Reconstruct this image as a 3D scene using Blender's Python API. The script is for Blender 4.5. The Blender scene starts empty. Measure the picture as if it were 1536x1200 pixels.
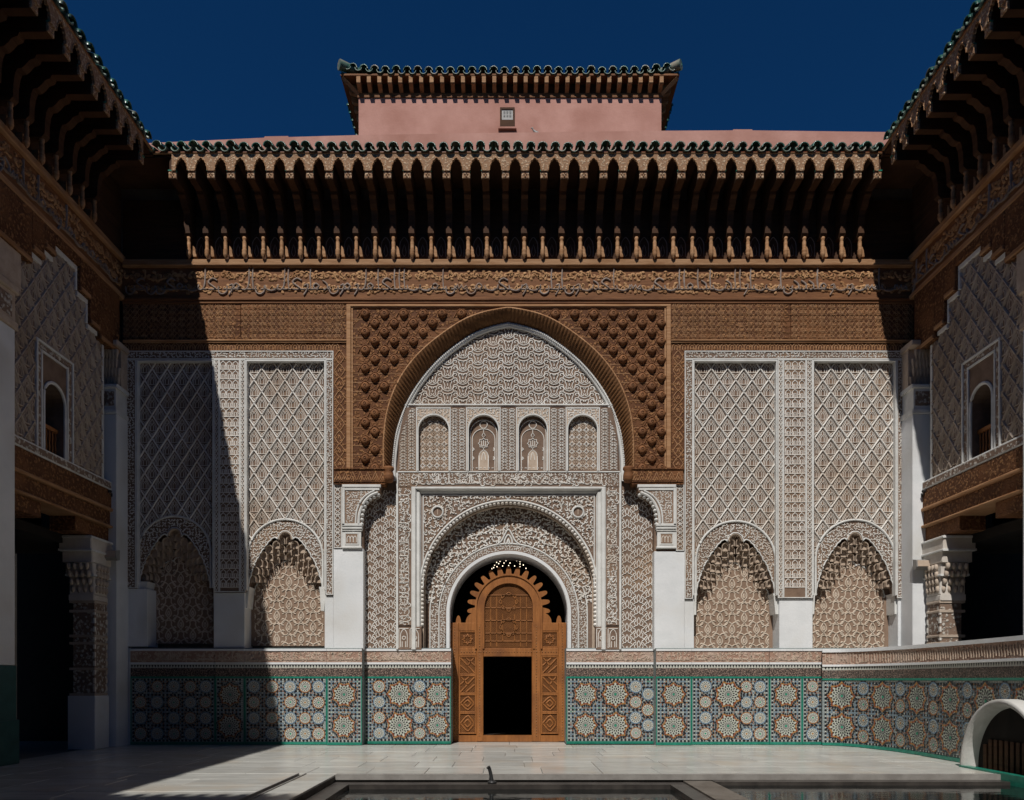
import bpy, math, random
import numpy as np
from mathutils import Vector, Matrix

# ------------------------------------------------------------------ camera, sky, sun, exposure
D, F_PX, CX, HY, EYE = 18.33, 1100.0, 764.0, 1020.0, 1.62
scene = bpy.context.scene
col = scene.collection
cam_data = bpy.data.cameras.new('camera')
cam = bpy.data.objects.new('camera', cam_data)
col.objects.link(cam)
cam.location = (0, -D, EYE)
cam.rotation_euler = (math.radians(90), 0, 0)
cam_data.sensor_width = 36
cam_data.lens = 36 * F_PX / 1536
cam_data.shift_x = (768 - CX) / 1536
cam_data.shift_y = (HY - 600) / 1536
cam_data.clip_end = 2000
scene.camera = cam

SUN = Vector((0.188, 0.775, -1.0)).normalized()          # direction the sunlight travels
sun_el = math.asin(-SUN.z)
sun_rot = math.atan2(-SUN.x, -SUN.y)                     # azimuth of the sun, clockwise from +Y
world = bpy.data.worlds.new('World')
scene.world = world
world.use_nodes = True
wn = world.node_tree
wn.nodes.clear()
w_out = wn.nodes.new('ShaderNodeOutputWorld')
w_bg = wn.nodes.new('ShaderNodeBackground')
w_sky = wn.nodes.new('ShaderNodeTexSky')
w_sky.sky_type = 'NISHITA'
w_sky.sun_disc = False
w_sky.sun_elevation = sun_el
w_sky.sun_rotation = sun_rot
w_sky.altitude = 450
w_sky.air_density = 1.0
w_sky.dust_density = 0.3
w_sky.ozone_density = 3.0
w_mul = wn.nodes.new('ShaderNodeMixRGB')                 # a polarised, deep blue desert sky
w_mul.blend_type = 'MULTIPLY'
w_mul.inputs['Fac'].default_value = 1.0
w_mul.inputs['Color2'].default_value = (0.08, 0.395, 0.71, 1)
w_bg.inputs['Strength'].default_value = 0.05
wn.links.new(w_sky.outputs['Color'], w_mul.inputs['Color1'])
wn.links.new(w_mul.outputs['Color'], w_bg.inputs['Color'])
wn.links.new(w_bg.outputs['Background'], w_out.inputs['Surface'])

sun_data = bpy.data.lights.new('sun', 'SUN')
sun_data.energy = 3.95
sun_data.angle = math.radians(0.53)
sun_data.color = (1.0, 0.965, 0.91)
sun = bpy.data.objects.new('sun', sun_data)
col.objects.link(sun)
sun.location = (-6, -30, 40)
sun.rotation_euler = SUN.to_track_quat('-Z', 'Y').to_euler()

scene.view_settings.view_transform = 'Standard'
scene.view_settings.look = 'None'
scene.view_settings.exposure = 0.0
scene.view_settings.gamma = 1.0
scene.view_settings.use_curve_mapping = False
scene.cycles.max_bounces = 8
scene.cycles.diffuse_bounces = 5
scene.cycles.use_denoising = True
scene.render.film_transparent = False

# ------------------------------------------------------------------ helpers
rng = random.Random(7)
S60 = D / F_PX                                            # metres per photo pixel in the facade plane


def PX(px, Y=0.0):
    return (px - CX) * (D + Y) / F_PX


def PZ(py, Y=0.0):
    return EYE + (HY - py) * (D + Y) / F_PX


def nset(o, label=None, cat=None, group=None, kind=None):
    if label: o['label'] = label
    if cat: o['category'] = cat
    if group: o['group'] = group
    if kind: o['kind'] = kind
    return o


def empty(name, loc=(0, 0, 0), rz=0.0):
    o = bpy.data.objects.new(name, None)
    o.empty_display_size = 0.2
    col.objects.link(o)
    o.location = loc
    o.rotation_euler = (0, 0, rz)
    return o


def add(name, me, parent=None, loc=(0, 0, 0), rot=(0, 0, 0), scale=None, kind=None):
    o = bpy.data.objects.new(name, me)
    col.objects.link(o)
    o.parent = parent
    o.location = loc
    o.rotation_euler = rot
    if scale: o.scale = scale
    if kind: o['kind'] = kind
    return o


class MB:
    """collects faces of one mesh"""
    def __init__(s):
        s.v, s.f, s.m = [], [], []

    def poly(s, pts, m=0):
        k = len(s.v)
        s.v.extend([tuple(p) for p in pts])
        s.f.append(tuple(range(k, k + len(pts))))
        s.m.append(m)

    def grid(s, rows, m=0, closed=False):
        k = len(s.v)
        n = len(rows[0])
        for r in rows: s.v.extend([tuple(p) for p in r])
        for i in range(len(rows) - 1):
            for j in range(n if closed else n - 1):
                j2 = (j + 1) % n
                s.f.append((k + i * n + j, k + i * n + j2, k + (i + 1) * n + j2, k + (i + 1) * n + j))
                s.m.append(m)
        return s

    def box(s, x0, x1, y0, y1, z0, z1, m=0, b=0.0):
        x0, x1 = min(x0, x1), max(x0, x1)
        y0, y1 = min(y0, y1), max(y0, y1)
        z0, z1 = min(z0, z1), max(z0, z1)
        k = len(s.v)
        if b <= 0:
            s.v += [(x0, y0, z0), (x1, y0, z0), (x1, y1, z0), (x0, y1, z0), (x0, y0, z1), (x1, y0, z1), (x1, y1, z1), (x0, y1, z1)]
            for f in ((3, 2, 1, 0), (4, 5, 6, 7), (0, 1, 5, 4), (1, 2, 6, 5), (2, 3, 7, 6), (3, 0, 4, 7)):
                s.f.append(tuple(k + i for i in f)); s.m.append(m)
        else:   # front (-y) edges chamfered
            b = min(b, (x1 - x0) * .4, (z1 - z0) * .4, (y1 - y0) * .8)
            s.v += [(x0 + b, y0, z0 + b), (x1 - b, y0, z0 + b), (x1 - b, y0, z1 - b), (x0 + b, y0, z1 - b),
                    (x0, y0 + b, z0), (x1, y0 + b, z0), (x1, y0 + b, z1), (x0, y0 + b, z1),
                    (x0, y1, z0), (x1, y1, z0), (x1, y1, z1), (x0, y1, z1)]
            for f in ((0, 1, 2, 3), (4, 5, 1, 0), (5, 6, 2, 1), (6, 7, 3, 2), (7, 4, 0, 3),
                      (8, 9, 5, 4), (9, 10, 6, 5), (10, 11, 7, 6), (11, 8, 4, 7), (11, 10, 9, 8)):
                s.f.append(tuple(k + i for i in f)); s.m.append(m)
        return s

    def prism(s, pts, y0, y1, m=0, back=True):
        """outline in x,z (any winding) extruded from y0 (front) to y1"""
        a = sum(pts[i][0] * pts[(i + 1) % len(pts)][1] - pts[(i + 1) % len(pts)][0] * pts[i][1] for i in range(len(pts)))
        if a < 0: pts = pts[::-1]
        n, k = len(pts), len(s.v)
        s.v += [(p[0], y0, p[1]) for p in pts] + [(p[0], y1, p[1]) for p in pts]
        s.f.append(tuple(range(k, k + n))); s.m.append(m)
        if back:
            s.f.append(tuple(range(k + 2 * n - 1, k + n - 1, -1))); s.m.append(m)
        for i in range(n):
            j = (i + 1) % n
            s.f.append((k + i, k + n + i, k + n + j, k + j)); s.m.append(m)
        return s

    def prism_x(s, pts, x0, x1, m=0):
        """outline in y,z extruded along x"""
        n, k = len(pts), len(s.v)
        s.v += [(x0, p[0], p[1]) for p in pts] + [(x1, p[0], p[1]) for p in pts]
        s.f.append(tuple(range(k, k + n))); s.m.append(m)
        s.f.append(tuple(range(k + 2 * n - 1, k + n - 1, -1))); s.m.append(m)
        for i in range(n):
            j = (i + 1) % n
            s.f.append((k + i, k + n + i, k + n + j, k + j)); s.m.append(m)
        return s

    def lathe(s, cx, cy, prof, n=10, m=0):
        rows = []
        for r, z in prof:
            rows.append([(cx + r * math.cos(t * 2 * math.pi / n), cy + r * math.sin(t * 2 * math.pi / n), z) for t in range(n)])
        return s.grid(rows, m, True)

    def tube(s, pts, r, n=6, m=0):
        pts = [Vector(p) for p in pts]
        rows = []
        for i, p in enumerate(pts):
            t = (pts[min(i + 1, len(pts) - 1)] - pts[max(i - 1, 0)]).normalized()
            a = Vector((0, 0, 1)) if abs(t.z) < .9 else Vector((1, 0, 0))
            u = t.cross(a).normalized(); w = t.cross(u)
            rr = r[i] if isinstance(r, (list, tuple)) else r
            rows.append([tuple(p + (u * math.cos(k * 2 * math.pi / n) + w * math.sin(k * 2 * math.pi / n)) * rr) for k in range(n)])
        s.grid(rows, m, True)
        s.poly(rows[0], m); s.poly(rows[-1][::-1], m)
        return s

    def mesh(s, name, mats, smooth=False):
        me = bpy.data.meshes.new(name)
        me.from_pydata(s.v, [], s.f)
        mats = mats if isinstance(mats, (list, tuple)) else [mats]
        for m in mats: me.materials.append(m)
        if any(s.m): me.polygons.foreach_set('material_index', s.m)
        if smooth: me.polygons.foreach_set('use_smooth', [True] * len(s.f))
        me.update()
        return me

    def obj(s, name, mats, parent=None, smooth=False, kind=None, **k):
        return add(name, s.mesh(name, mats, smooth), parent, kind=kind, **k)


def np_mesh(name, V, F, mats, mi=None):
    me = bpy.data.meshes.new(name)
    V = np.asarray(V, np.float32); F = np.asarray(F, np.int32)
    me.vertices.add(len(V)); me.vertices.foreach_set('co', V.ravel())
    n = F.shape[1]
    me.loops.add(F.size); me.loops.foreach_set('vertex_index', F.ravel())
    me.polygons.add(len(F))
    me.polygons.foreach_set('loop_start', np.arange(0, F.size, n, dtype=np.int32))
    me.polygons.foreach_set('loop_total', np.full(len(F), n, np.int32))
    for m in (mats if isinstance(mats, (list, tuple)) else [mats]): me.materials.append(m)
    if mi is not None: me.polygons.foreach_set('material_index', np.asarray(mi, np.int32))
    me.update(calc_edges=True)
    me.validate()
    return me


def cr(pts, n=3, closed=False):
    """Catmull-Rom smoothing"""
    P = [tuple(p) for p in pts]
    if len(P) < 3: return P
    out = []
    N = len(P)
    for i in range(N if closed else N - 1):
        if closed: a, b, c, d = P[i - 1], P[i], P[(i + 1) % N], P[(i + 2) % N]
        else: a, b, c, d = P[max(i - 1, 0)], P[i], P[i + 1], P[min(i + 2, N - 1)]
        for k in range(n):
            t = k / n
            out.append(tuple(.5 * ((2 * b[q]) + (c[q] - a[q]) * t + (2 * a[q] - 5 * b[q] + 4 * c[q] - d[q]) * t * t +
                                   (3 * b[q] - a[q] - 3 * c[q] + d[q]) * t ** 3) for q in range(len(b))))
    if not closed: out.append(P[-1])
    return out


# ---- carved strokes: raised ribs with sloped flanks, in (u, v, height)
def strokes(polys, w, h, top=.70, taper=0.0):
    h = h * .72
    Vs, Fs, k = [], [], 0
    for pl in polys:
        ww, hh = w, h
        if isinstance(pl, tuple) and len(pl) == 2 and isinstance(pl[0], list):
            pl, sc = pl; ww = w * sc
        p = np.array(pl, float)
        n = len(p)
        if n < 2: continue
        t = np.empty_like(p)
        t[1:-1] = p[2:] - p[:-2]; t[0] = p[1] - p[0]; t[-1] = p[-1] - p[-2]
        L = np.hypot(t[:, 0], t[:, 1]); L[L == 0] = 1
        nx, ny = -t[:, 1] / L, t[:, 0] / L
        if taper: ww = ww * (1 - taper + taper * np.sin(np.pi * np.linspace(.06, .94, n)) ** .6)
        a = np.zeros((n, 4, 3))
        for j, (o, hgt) in enumerate(((.5, 0), (.5 * top, hh), (-.5 * top, hh), (-.5, 0))):
            a[:, j, 0] = p[:, 0] + nx * o * ww
            a[:, j, 1] = p[:, 1] + ny * o * ww
            a[:, j, 2] = hgt
        Vs.append(a.reshape(-1, 3))
        i = np.arange(n - 1)[:, None] * 4
        for j in range(3):
            Fs.append(np.hstack([i + j, i + j + 4, i + j + 5, i + j + 1]) + k)
        k += 4 * n
    return np.vstack(Vs), np.vstack(Fs)


JR = np.random.RandomState(5)


def tile(T, offs, rots=None, scl=None, jit=.22):
    """repeats a carved motif; hand work is never quite even"""
    V, F = T
    offs = np.asarray(offs, float)
    n, m = len(offs), len(V)
    R = np.repeat(V[None], n, 0).copy()
    if jit:
        span = max(1e-6, np.ptp(V[:, 0])) / 24.0
        offs = offs + JR.uniform(-jit, jit, offs.shape) * min(1.0, span * 1.6 if span > .05 else .016)
        R[:, :, 2] *= JR.uniform(.62, 1.18, (n, 1))
        worn = JR.uniform(0, 1, n) < .02
        R[worn, :, 2] *= .25
    if scl is not None: R[:, :, :2] *= np.asarray(scl).reshape(n, 1, -1)
    if rots is not None:
        c, s_ = np.cos(rots)[:, None], np.sin(rots)[:, None]
        x, y = R[:, :, 0].copy(), R[:, :, 1].copy()
        R[:, :, 0] = x * c - y * s_; R[:, :, 1] = x * s_ + y * c
    R[:, :, 0] += offs[:, 0, None]; R[:, :, 1] += offs[:, 1, None]
    FF = (F[None] + (np.arange(n) * m)[:, None, None]).reshape(-1, 4)
    return R.reshape(-1, 3), FF


def join(*TT):
    Vs, Fs, k = [], [], 0
    for V, F in TT:
        Vs.append(V); Fs.append(F + k); k += len(V)
    return np.vstack(Vs), np.vstack(Fs)


def clip(T, keep):
    V, F = T
    c = V[F].mean(1)
    ok = keep(c[:, 0], c[:, 1])
    F = F[ok]
    used = np.unique(F)
    mp = np.full(len(V), -1); mp[used] = np.arange(len(used))
    return V[used], mp[F]


def rect_keep(u0, u1, v0, v1):
    return lambda u, v: (u > u0) & (u < u1) & (v > v0) & (v < v1)


def relief(name, T, mat, parent, Y=0.0, unit='px', kind='stuff'):
    """T in photo pixels (u = px, v = py) on the plane Y, or in metres"""
    V, F = T
    if len(F) == 0: return None
    W = np.empty_like(V)
    if unit == 'px':
        W[:, 0] = (V[:, 0] - CX) * (D + Y) / F_PX
        W[:, 2] = EYE + (HY - V[:, 1]) * (D + Y) / F_PX
        F = F[:, ::-1]
    else:
        W[:, 0] = V[:, 0]; W[:, 2] = V[:, 1]
    W[:, 1] = Y - V[:, 2] + .002
    return add(name, np_mesh(name, W, F[:, ::-1], mat), parent, kind=kind)


def mir(pl): return [(-x, y) for x, y in pl]


# templates in photo pixels, v downwards
def T_curl(seed, w=1.25, h=.018, n=2):
    r = random.Random(seed)
    pls = []
    a0 = r.uniform(0, 6.28)
    sp = [(1.0 * math.cos(a0 + t) * (0.55 + .28 * t), 1.0 * math.sin(a0 + t) * (0.55 + .28 * t)) for t in (0, 1.0, 2.0, 3.1, 4.2)]
    pls.append(cr(sp, n))
    e = sp[-1]
    pls.append(cr([e, (e[0] * 1.5 + .6, e[1] * 1.5 - .5), (e[0] * 1.6 + 1.4, e[1] * 1.3 + .6)], n))
    return strokes(pls, w, h, taper=.5)


def curl_fill(u0, u1, v0, v1, a, seed=1, w=1.25, h=.018, keep=None, size=1.0):
    r = random.Random(seed)
    TT = []
    pts = []
    nu, nv = max(1, round((u1 - u0) / a)), max(1, round((v1 - v0) / a))
    for i in range(nu):
        for j in range(nv):
            pts.append((u0 + (i + .5 + r.uniform(-.18, .18)) * (u1 - u0) / nu, v0 + (j + .5 + r.uniform(-.18, .18)) * (v1 - v0) / nv))
    for k in range(5):
        pk = pts[k::5]
        if not pk: continue
        rots = np.array([r.uniform(0, 6.28) for _ in pk])
        T = T_curl(seed * 10 + k, w / (a / 4.4 * size), h)
        T[0][:, :2] *= a / 4.4 * size
        TT.append(tile(T, pk, rots))
    T = join(*TT)
    kk = rect_keep(u0, u1, v0, v1)
    return clip(T, (lambda u, v: kk(u, v) & keep(u, v)) if keep else kk)


def script_fill(u0, u1, v0, v1, seed=1, w=1.5, h=.02, dense=1.0, low=False):
    """flowing inscription: joined letters along the base, tall uprights, filling curls"""
    r = random.Random(seed)
    H = v1 - v0
    b = v1 - .2 * H
    pls, x = [], u0 + 1
    while x < u1 - H * .35:
        g = r.choice('aalbbtdnscw')
        if g == 'a':
            pls.append([(x + H * .08, v0 + .06 * H), (x + H * .06, v0 + .4 * H), (x + H * .09, b)]); x += H * .17
        elif g == 'l':
            pls.append(cr([(x + H * .25, v0 + .05 * H), (x + H * .23, b - .2 * H), (x + H * .15, b), (x, b + .02 * H)], 3)); x += H * .3
        elif g == 'b':
            pls.append(cr([(x, b - .14 * H), (x + .05 * H, b), (x + .25 * H, b + .05 * H), (x + .42 * H, b - .02 * H), (x + .46 * H, b - .16 * H)], 3)); x += H * .44
        elif g == 't':
            pls.append(cr([(x, b), (x + .08 * H, b - .16 * H), (x + .13 * H, b), (x + .22 * H, b - .15 * H), (x + .27 * H, b), (x + .38 * H, b - .13 * H), (x + .42 * H, b)], 2)); x += H * .4
        elif g == 'd':
            pls.append(cr([(x + .02 * H, b - .3 * H), (x + .18 * H, b - .18 * H), (x + .18 * H, b), (x, b)], 3)); x += H * .26
        elif g == 'n':
            pls.append(cr([(x, b - .1 * H), (x + .02 * H, b + .1 * H), (x + .16 * H, b + .17 * H), (x + .3 * H, b + .07 * H), (x + .3 * H, b - .12 * H)], 3)); x += H * .33
        elif g == 's':
            pls.append(cr([(x + .36 * H, b - .3 * H), (x + .2 * H, b - .38 * H), (x + .05 * H, b - .25 * H), (x + .2 * H, b - .12 * H), (x + .32 * H, b), (x, b)], 3)); x += H * .4
        elif g == 'c':
            pls.append(cr([(x + .1 * H, b), (x, b - .1 * H), (x + .1 * H, b - .2 * H), (x + .2 * H, b - .1 * H), (x + .1 * H, b), (x + .3 * H, b)], 3)); x += H * .3
        else:
            pls.append(cr([(x + .05 * H, b - .12 * H), (x + .17 * H, b - .17 * H), (x + .16 * H, b), (x + .04 * H, b + .2 * H)], 3)); x += H * .2
        pls.append([(x - .14 * H, b), (x + .06 * H, b)])
        if not low and r.random() < .75 * dense:      # marks and tendrils above the line
            c = (x - r.uniform(0, .2) * H, v0 + r.uniform(.1, .48) * H); q = .11 * H
            a0 = r.uniform(0, 6.28)
            pls.append(cr([(c[0] + q * math.cos(a0 + t) * (.35 + .22 * t), c[1] + q * math.sin(a0 + t) * (.35 + .22 * t)) for t in (0, 1.2, 2.4, 3.6, 4.6)], 2))
    return clip(strokes(pls, w * 1.15, h, taper=.45), rect_keep(u0, u1, v0, v1))


def swap_uv(T, u0, v0):
    """turns a horizontal run into a vertical one"""
    V, F = T
    W = V.copy(); W[:, 0] = u0 + (V[:, 1]); W[:, 1] = v0 - (V[:, 0])
    return W, F


def vine(u, v0, v1, amp, period, w=1.4, h=.02):
    n = int((v1 - v0) / period * 8)
    ys = np.linspace(v0, v1, n + 1)
    pl = [(u + amp * math.sin((y - v0) / period * 2 * math.pi), y) for y in ys]
    pl2 = [(u - amp * math.sin((y - v0) / period * 2 * math.pi), y) for y in ys]
    TT = [strokes([pl, pl2], w, h)]
    k = int((v1 - v0) / period)
    cl = cr([(-amp * .1, 0), (amp * .35, -period * .12), (amp * .2, -period * .26), (-amp * .2, -period * .2), (-amp * .1, -period * .05)], 2)
    T = strokes([cl, mir(cl)], w * .8, h)
    TT.append(tile(T, [(u, v0 + (i + .5) * period) for i in range(k)]))
    return join(*TT)


# ------------------------------------------------------------------ materials
def nodes_of(m):
    m.use_nodes = True
    nt = m.node_tree
    return nt, nt.nodes['Principled BSDF']


def pmat(name, c1, c2, scale=2.0, rough=.8, bump=.15, bscale=45.0, spec=.25, stretch=(1, 1, 1), c3=None, s3=.5, obj_var=0.0, contrast=(.35, .65), metal=0.0, coat=0.0):
    """two tones mixed by noise, an optional third tone in broad stains, fine grain as bump"""
    m = bpy.data.materials.new(name)
    nt, b = nodes_of(m)
    L = nt.links.new
    geo = nt.nodes.new('ShaderNodeNewGeometry')
    mp = nt.nodes.new('ShaderNodeMapping'); mp.inputs['Scale'].default_value = stretch
    L(geo.outputs['Position'], mp.inputs['Vector'])
    n1 = nt.nodes.new('ShaderNodeTexNoise'); n1.inputs['Scale'].default_value = scale; n1.inputs['Detail'].default_value = 6; n1.inputs['Roughness'].default_value = .62
    L(mp.outputs['Vector'], n1.inputs['Vector'])
    rp = nt.nodes.new('ShaderNodeValToRGB')
    rp.color_ramp.elements[0].position, rp.color_ramp.elements[1].position = contrast
    rp.color_ramp.elements[0].color = (*c1, 1); rp.color_ramp.elements[1].color = (*c2, 1)
    L(n1.outputs['Fac'], rp.inputs['Fac'])
    cout = rp.outputs['Color']
    if c3:
        n3 = nt.nodes.new('ShaderNodeTexNoise'); n3.inputs['Scale'].default_value = s3; n3.inputs['Detail'].default_value = 7
        L(geo.outputs['Position'], n3.inputs['Vector'])
        r3 = nt.nodes.new('ShaderNodeValToRGB'); r3.color_ramp.elements[0].position = .5; r3.color_ramp.elements[1].position = .72
        L(n3.outputs['Fac'], r3.inputs['Fac'])
        mx = nt.nodes.new('ShaderNodeMixRGB'); L(r3.outputs['Color'], mx.inputs['Fac']); L(cout, mx.inputs['Color1'])
        mx.inputs['Color2'].default_value = (*c3, 1)
        cout = mx.outputs['Color']
    if obj_var:
        oi = nt.nodes.new('ShaderNodeObjectInfo')
        mr = nt.nodes.new('ShaderNodeMapRange'); mr.inputs['To Min'].default_value = 1 - obj_var; mr.inputs['To Max'].default_value = 1 + obj_var
        L(oi.outputs['Random'], mr.inputs['Value'])
        hs = nt.nodes.new('ShaderNodeHueSaturation'); L(mr.outputs['Result'], hs.inputs['Value']); L(cout, hs.inputs['Color'])
        cout = hs.outputs['Color']
    L(cout, b.inputs['Base Color'])
    b.inputs['Roughness'].default_value = rough
    b.inputs['Specular IOR Level'].default_value = spec
    b.inputs['Metallic'].default_value = metal
    b.inputs['Coat Weight'].default_value = coat
    if bump:
        n2 = nt.nodes.new('ShaderNodeTexNoise'); n2.inputs['Scale'].default_value = bscale; n2.inputs['Detail'].default_value = 4
        L(mp.outputs['Vector'], n2.inputs['Vector'])
        bp = nt.nodes.new('ShaderNodeBump'); bp.inputs['Strength'].default_value = bump; bp.inputs['Distance'].default_value = .02
        L(n2.outputs['Fac'], bp.inputs['Height']); L(bp.outputs['Normal'], b.inputs['Normal'])
    return m


def carved(name, c_hi, c_lo, scale=18.0, rough=.85, spec=.2, bump=.7, c3=None, stretch=(1, 1, 1), lo=.42, hi=.58):
    """fine carving too small to model: crisp vermicular relief with its own ground tone"""
    m = bpy.data.materials.new(name)
    nt, b = nodes_of(m)
    L = nt.links.new
    geo = nt.nodes.new('ShaderNodeNewGeometry')
    mp = nt.nodes.new('ShaderNodeMapping'); mp.inputs['Scale'].default_value = stretch
    L(geo.outputs['Position'], mp.inputs['Vector'])
    v = nt.nodes.new('ShaderNodeTexVoronoi'); v.feature = 'SMOOTH_F1'; v.inputs['Scale'].default_value = scale
    L(mp.outputs['Vector'], v.inputs['Vector'])
    n1 = nt.nodes.new('ShaderNodeTexNoise'); n1.inputs['Scale'].default_value = scale * .9; n1.inputs['Detail'].default_value = 3; n1.inputs['Distortion'].default_value = 1.5
    L(mp.outputs['Vector'], n1.inputs['Vector'])
    ad = nt.nodes.new('ShaderNodeMath'); ad.operation = 'ADD'
    L(v.outputs['Distance'], ad.inputs[0]); L(n1.outputs['Fac'], ad.inputs[1])
    sb = nt.nodes.new('ShaderNodeMath'); sb.operation = 'MULTIPLY'; sb.inputs[1].default_value = .62
    L(ad.outputs[0], sb.inputs[0])
    rp = nt.nodes.new('ShaderNodeValToRGB'); rp.color_ramp.elements[0].position = lo; rp.color_ramp.elements[1].position = hi
    L(sb.outputs[0], rp.inputs['Fac'])
    mx = nt.nodes.new('ShaderNodeMixRGB'); L(rp.outputs['Color'], mx.inputs['Fac'])
    mx.inputs['Color1'].default_value = (*c_hi, 1); mx.inputs['Color2'].default_value = (*c_lo, 1)
    cout = mx.outputs['Color']
    if c3:
        n3 = nt.nodes.new('ShaderNodeTexNoise'); n3.inputs['Scale'].default_value = 1.3; n3.inputs['Detail'].default_value = 5
        L(geo.outputs['Position'], n3.inputs['Vector'])
        r3 = nt.nodes.new('ShaderNodeValToRGB'); r3.color_ramp.elements[0].position = .48; r3.color_ramp.elements[1].position = .7
        L(n3.outputs['Fac'], r3.inputs['Fac'])
        m3 = nt.nodes.new('ShaderNodeMixRGB'); L(r3.outputs['Color'], m3.inputs['Fac']); L(cout, m3.inputs['Color1']); m3.inputs['Color2'].default_value = (*c3, 1)
        cout = m3.outputs['Color']
    L(cout, b.inputs['Base Color'])
    b.inputs['Roughness'].default_value = rough
    b.inputs['Specular IOR Level'].default_value = spec
    bp = nt.nodes.new('ShaderNodeBump'); bp.inputs['Strength'].default_value = bump; bp.inputs['Distance'].default_value = .03; bp.invert = True
    L(rp.outputs['Color'], bp.inputs['Height']); L(bp.outputs['Normal'], b.inputs['Normal'])
    return m


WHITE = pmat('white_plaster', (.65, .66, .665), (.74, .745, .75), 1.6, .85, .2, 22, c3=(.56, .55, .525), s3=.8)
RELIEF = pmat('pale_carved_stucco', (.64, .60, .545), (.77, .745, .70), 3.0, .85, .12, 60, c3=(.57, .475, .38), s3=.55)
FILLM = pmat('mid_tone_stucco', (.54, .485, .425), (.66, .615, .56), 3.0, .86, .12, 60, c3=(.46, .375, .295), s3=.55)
RELIEFD = pmat('shade_toned_stucco', (.41, .33, .26), (.52, .43, .35), 3.0, .88, .12, 60, c3=(.35, .265, .195), s3=.55)  # darker, warmer relief tone; shade of wings and corners put into the colour
GROUND = pmat('brown_stucco_ground', (.15, .098, .070), (.22, .15, .11), 4.0, .9, .2, 50, c3=(.26, .17, .11), s3=.6)
MOULD = pmat('grey_white_moulding', (.58, .57, .54), (.70, .695, .67), 3.0, .8, .1, 40)
TANL = pmat('light_tan_stucco', (.50, .405, .315), (.61, .515, .42), 5.0, .88, .15, 60)
TAN = pmat('tan_stucco', (.42, .32, .24), (.53, .425, .335), 5.0, .88, .15, 60)
TANG = pmat('tan_stucco_ground', (.225, .15, .105), (.285, .195, .14), 5.0, .9, .15, 60)
FILI = carved('fine_stucco_filigree', (.56, .52, .46), (.22, .15, .11), 13.0)
FILIT = carved('fine_tan_filigree', (.50, .38, .27), (.26, .16, .11), 15.0)
PINKBAND = carved('pink_inscription_stucco', (.50, .36, .28), (.34, .21, .155), 12.0, c3=(.46, .36, .30))
DADOBROWN = carved('brown_cut_tile', (.36, .245, .19), (.05, .036, .03), 40.0, .5, .4, .4)
WG = (.5, .5, 5)
WOOD = pmat('carved_cedar', (.135, .054, .021), (.235, .102, .040), 2.6, .72, .35, 18, stretch=WG, c3=(.17, .072, .03), s3=.8, obj_var=.1)
WOODL = pmat('worn_light_cedar', (.27, .13, .055), (.42, .24, .125), 3.0, .75, .3, 18, stretch=WG, obj_var=.1)
WOODR = pmat('shade_toned_rope_cedar', (.10, .042, .014), (.175, .08, .029), 3.0, .72, .3, 18, stretch=WG)  # dark brown cedar, with the underside's shade added to the colour
WOODC = carved('finely_carved_cedar', (.30, .145, .06), (.105, .042, .018), 15.0, .75, .2, .8, c3=(.21, .09, .036))
WOODA = pmat('amber_carved_leaf', (.34, .175, .075), (.47, .265, .125), 4.0, .7, .3, 25, c3=(.28, .13, .05), s3=1.2)
WOODG = pmat('grey_painted_letter', (.21, .155, .125), (.31, .25, .215), 5.0, .75, .2, 30, c3=(.22, .13, .08), s3=1.0)
WOODB = pmat('shade_toned_bracket_cedar', (.048, .021, .0095), (.085, .037, .016), 2.6, .78, .3, 18, stretch=WG, obj_var=.15)  # eave shade is put into this near-black cedar
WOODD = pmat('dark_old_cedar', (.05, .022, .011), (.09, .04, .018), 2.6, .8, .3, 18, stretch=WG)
WOODF = carved('pale_painted_fascia', (.55, .40, .265), (.30, .17, .095), 20.0, .8, .2, .5)
DOORW = pmat('orange_cedar_door', (.235, .086, .021), (.335, .128, .034), 3.2, .55, .25, 18, spec=.35, stretch=(5, 1, .6), c3=(.165, .06, .019), s3=1.5)
DOORD = pmat('lattice_cedar', (.19, .074, .021), (.265, .106, .031), 4.0, .6, .2, 25)
DOORB = pmat('dark_lattice_board', (.07, .026, .010), (.10, .038, .014), 4.0, .8, .2, 25)  # darker cedar board behind the lattice
GREENT = pmat('green_glazed_tile', (.012, .062, .042), (.030, .115, .082), 6.0, .28, .25, 14, spec=.6, c3=(.20, .17, .125), s3=2.2, obj_var=.25)
GREENP = pmat('weathered_glazed_tile', (.05, .13, .10), (.16, .20, .15), 5.0, .4, .3, 14, spec=.5, c3=(.30, .24, .18), s3=2.0, obj_var=.2)
PINK = pmat('pink_render', (.44, .22, .172), (.54, .29, .235), 1.1, .9, .25, 18, c3=(.39, .185, .14), s3=.9)
MARBLE = pmat('courtyard_marble', (.42, .415, .385), (.53, .525, .49), 1.6, .25, .05, 6, spec=.45, stretch=(1, 2.5, 1), c3=(.46, .415, .35), s3=.9, obj_var=.10)
JOINT = pmat('dark_joint_mortar', (.09, .08, .07), (.13, .12, .10), 6, .9, .2, 40)
DSTONE = pmat('dark_wet_stone', (.030, .026, .024), (.062, .054, .048), 3.0, .32, .2, 20, spec=.45)
BSTONE = pmat('brown_stone_kerb', (.10, .085, .07), (.16, .14, .12), 3.0, .5, .2, 20)
LIPM = pmat('grey_stone_lip', (.20, .185, .17), (.28, .265, .245), 3.0, .45, .15, 20)
VAULTM = pmat('dull_white_plaster', (.46, .45, .425), (.56, .55, .525), 2.2, .85, .25, 20, c3=(.38, .36, .33), s3=1.6)
BLACK = pmat('painted_dark_interior', (.012, .010, .009), (.02, .016, .013), 2, .95, 0)  # near-black colour stands in for the lack of light indoors
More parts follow.
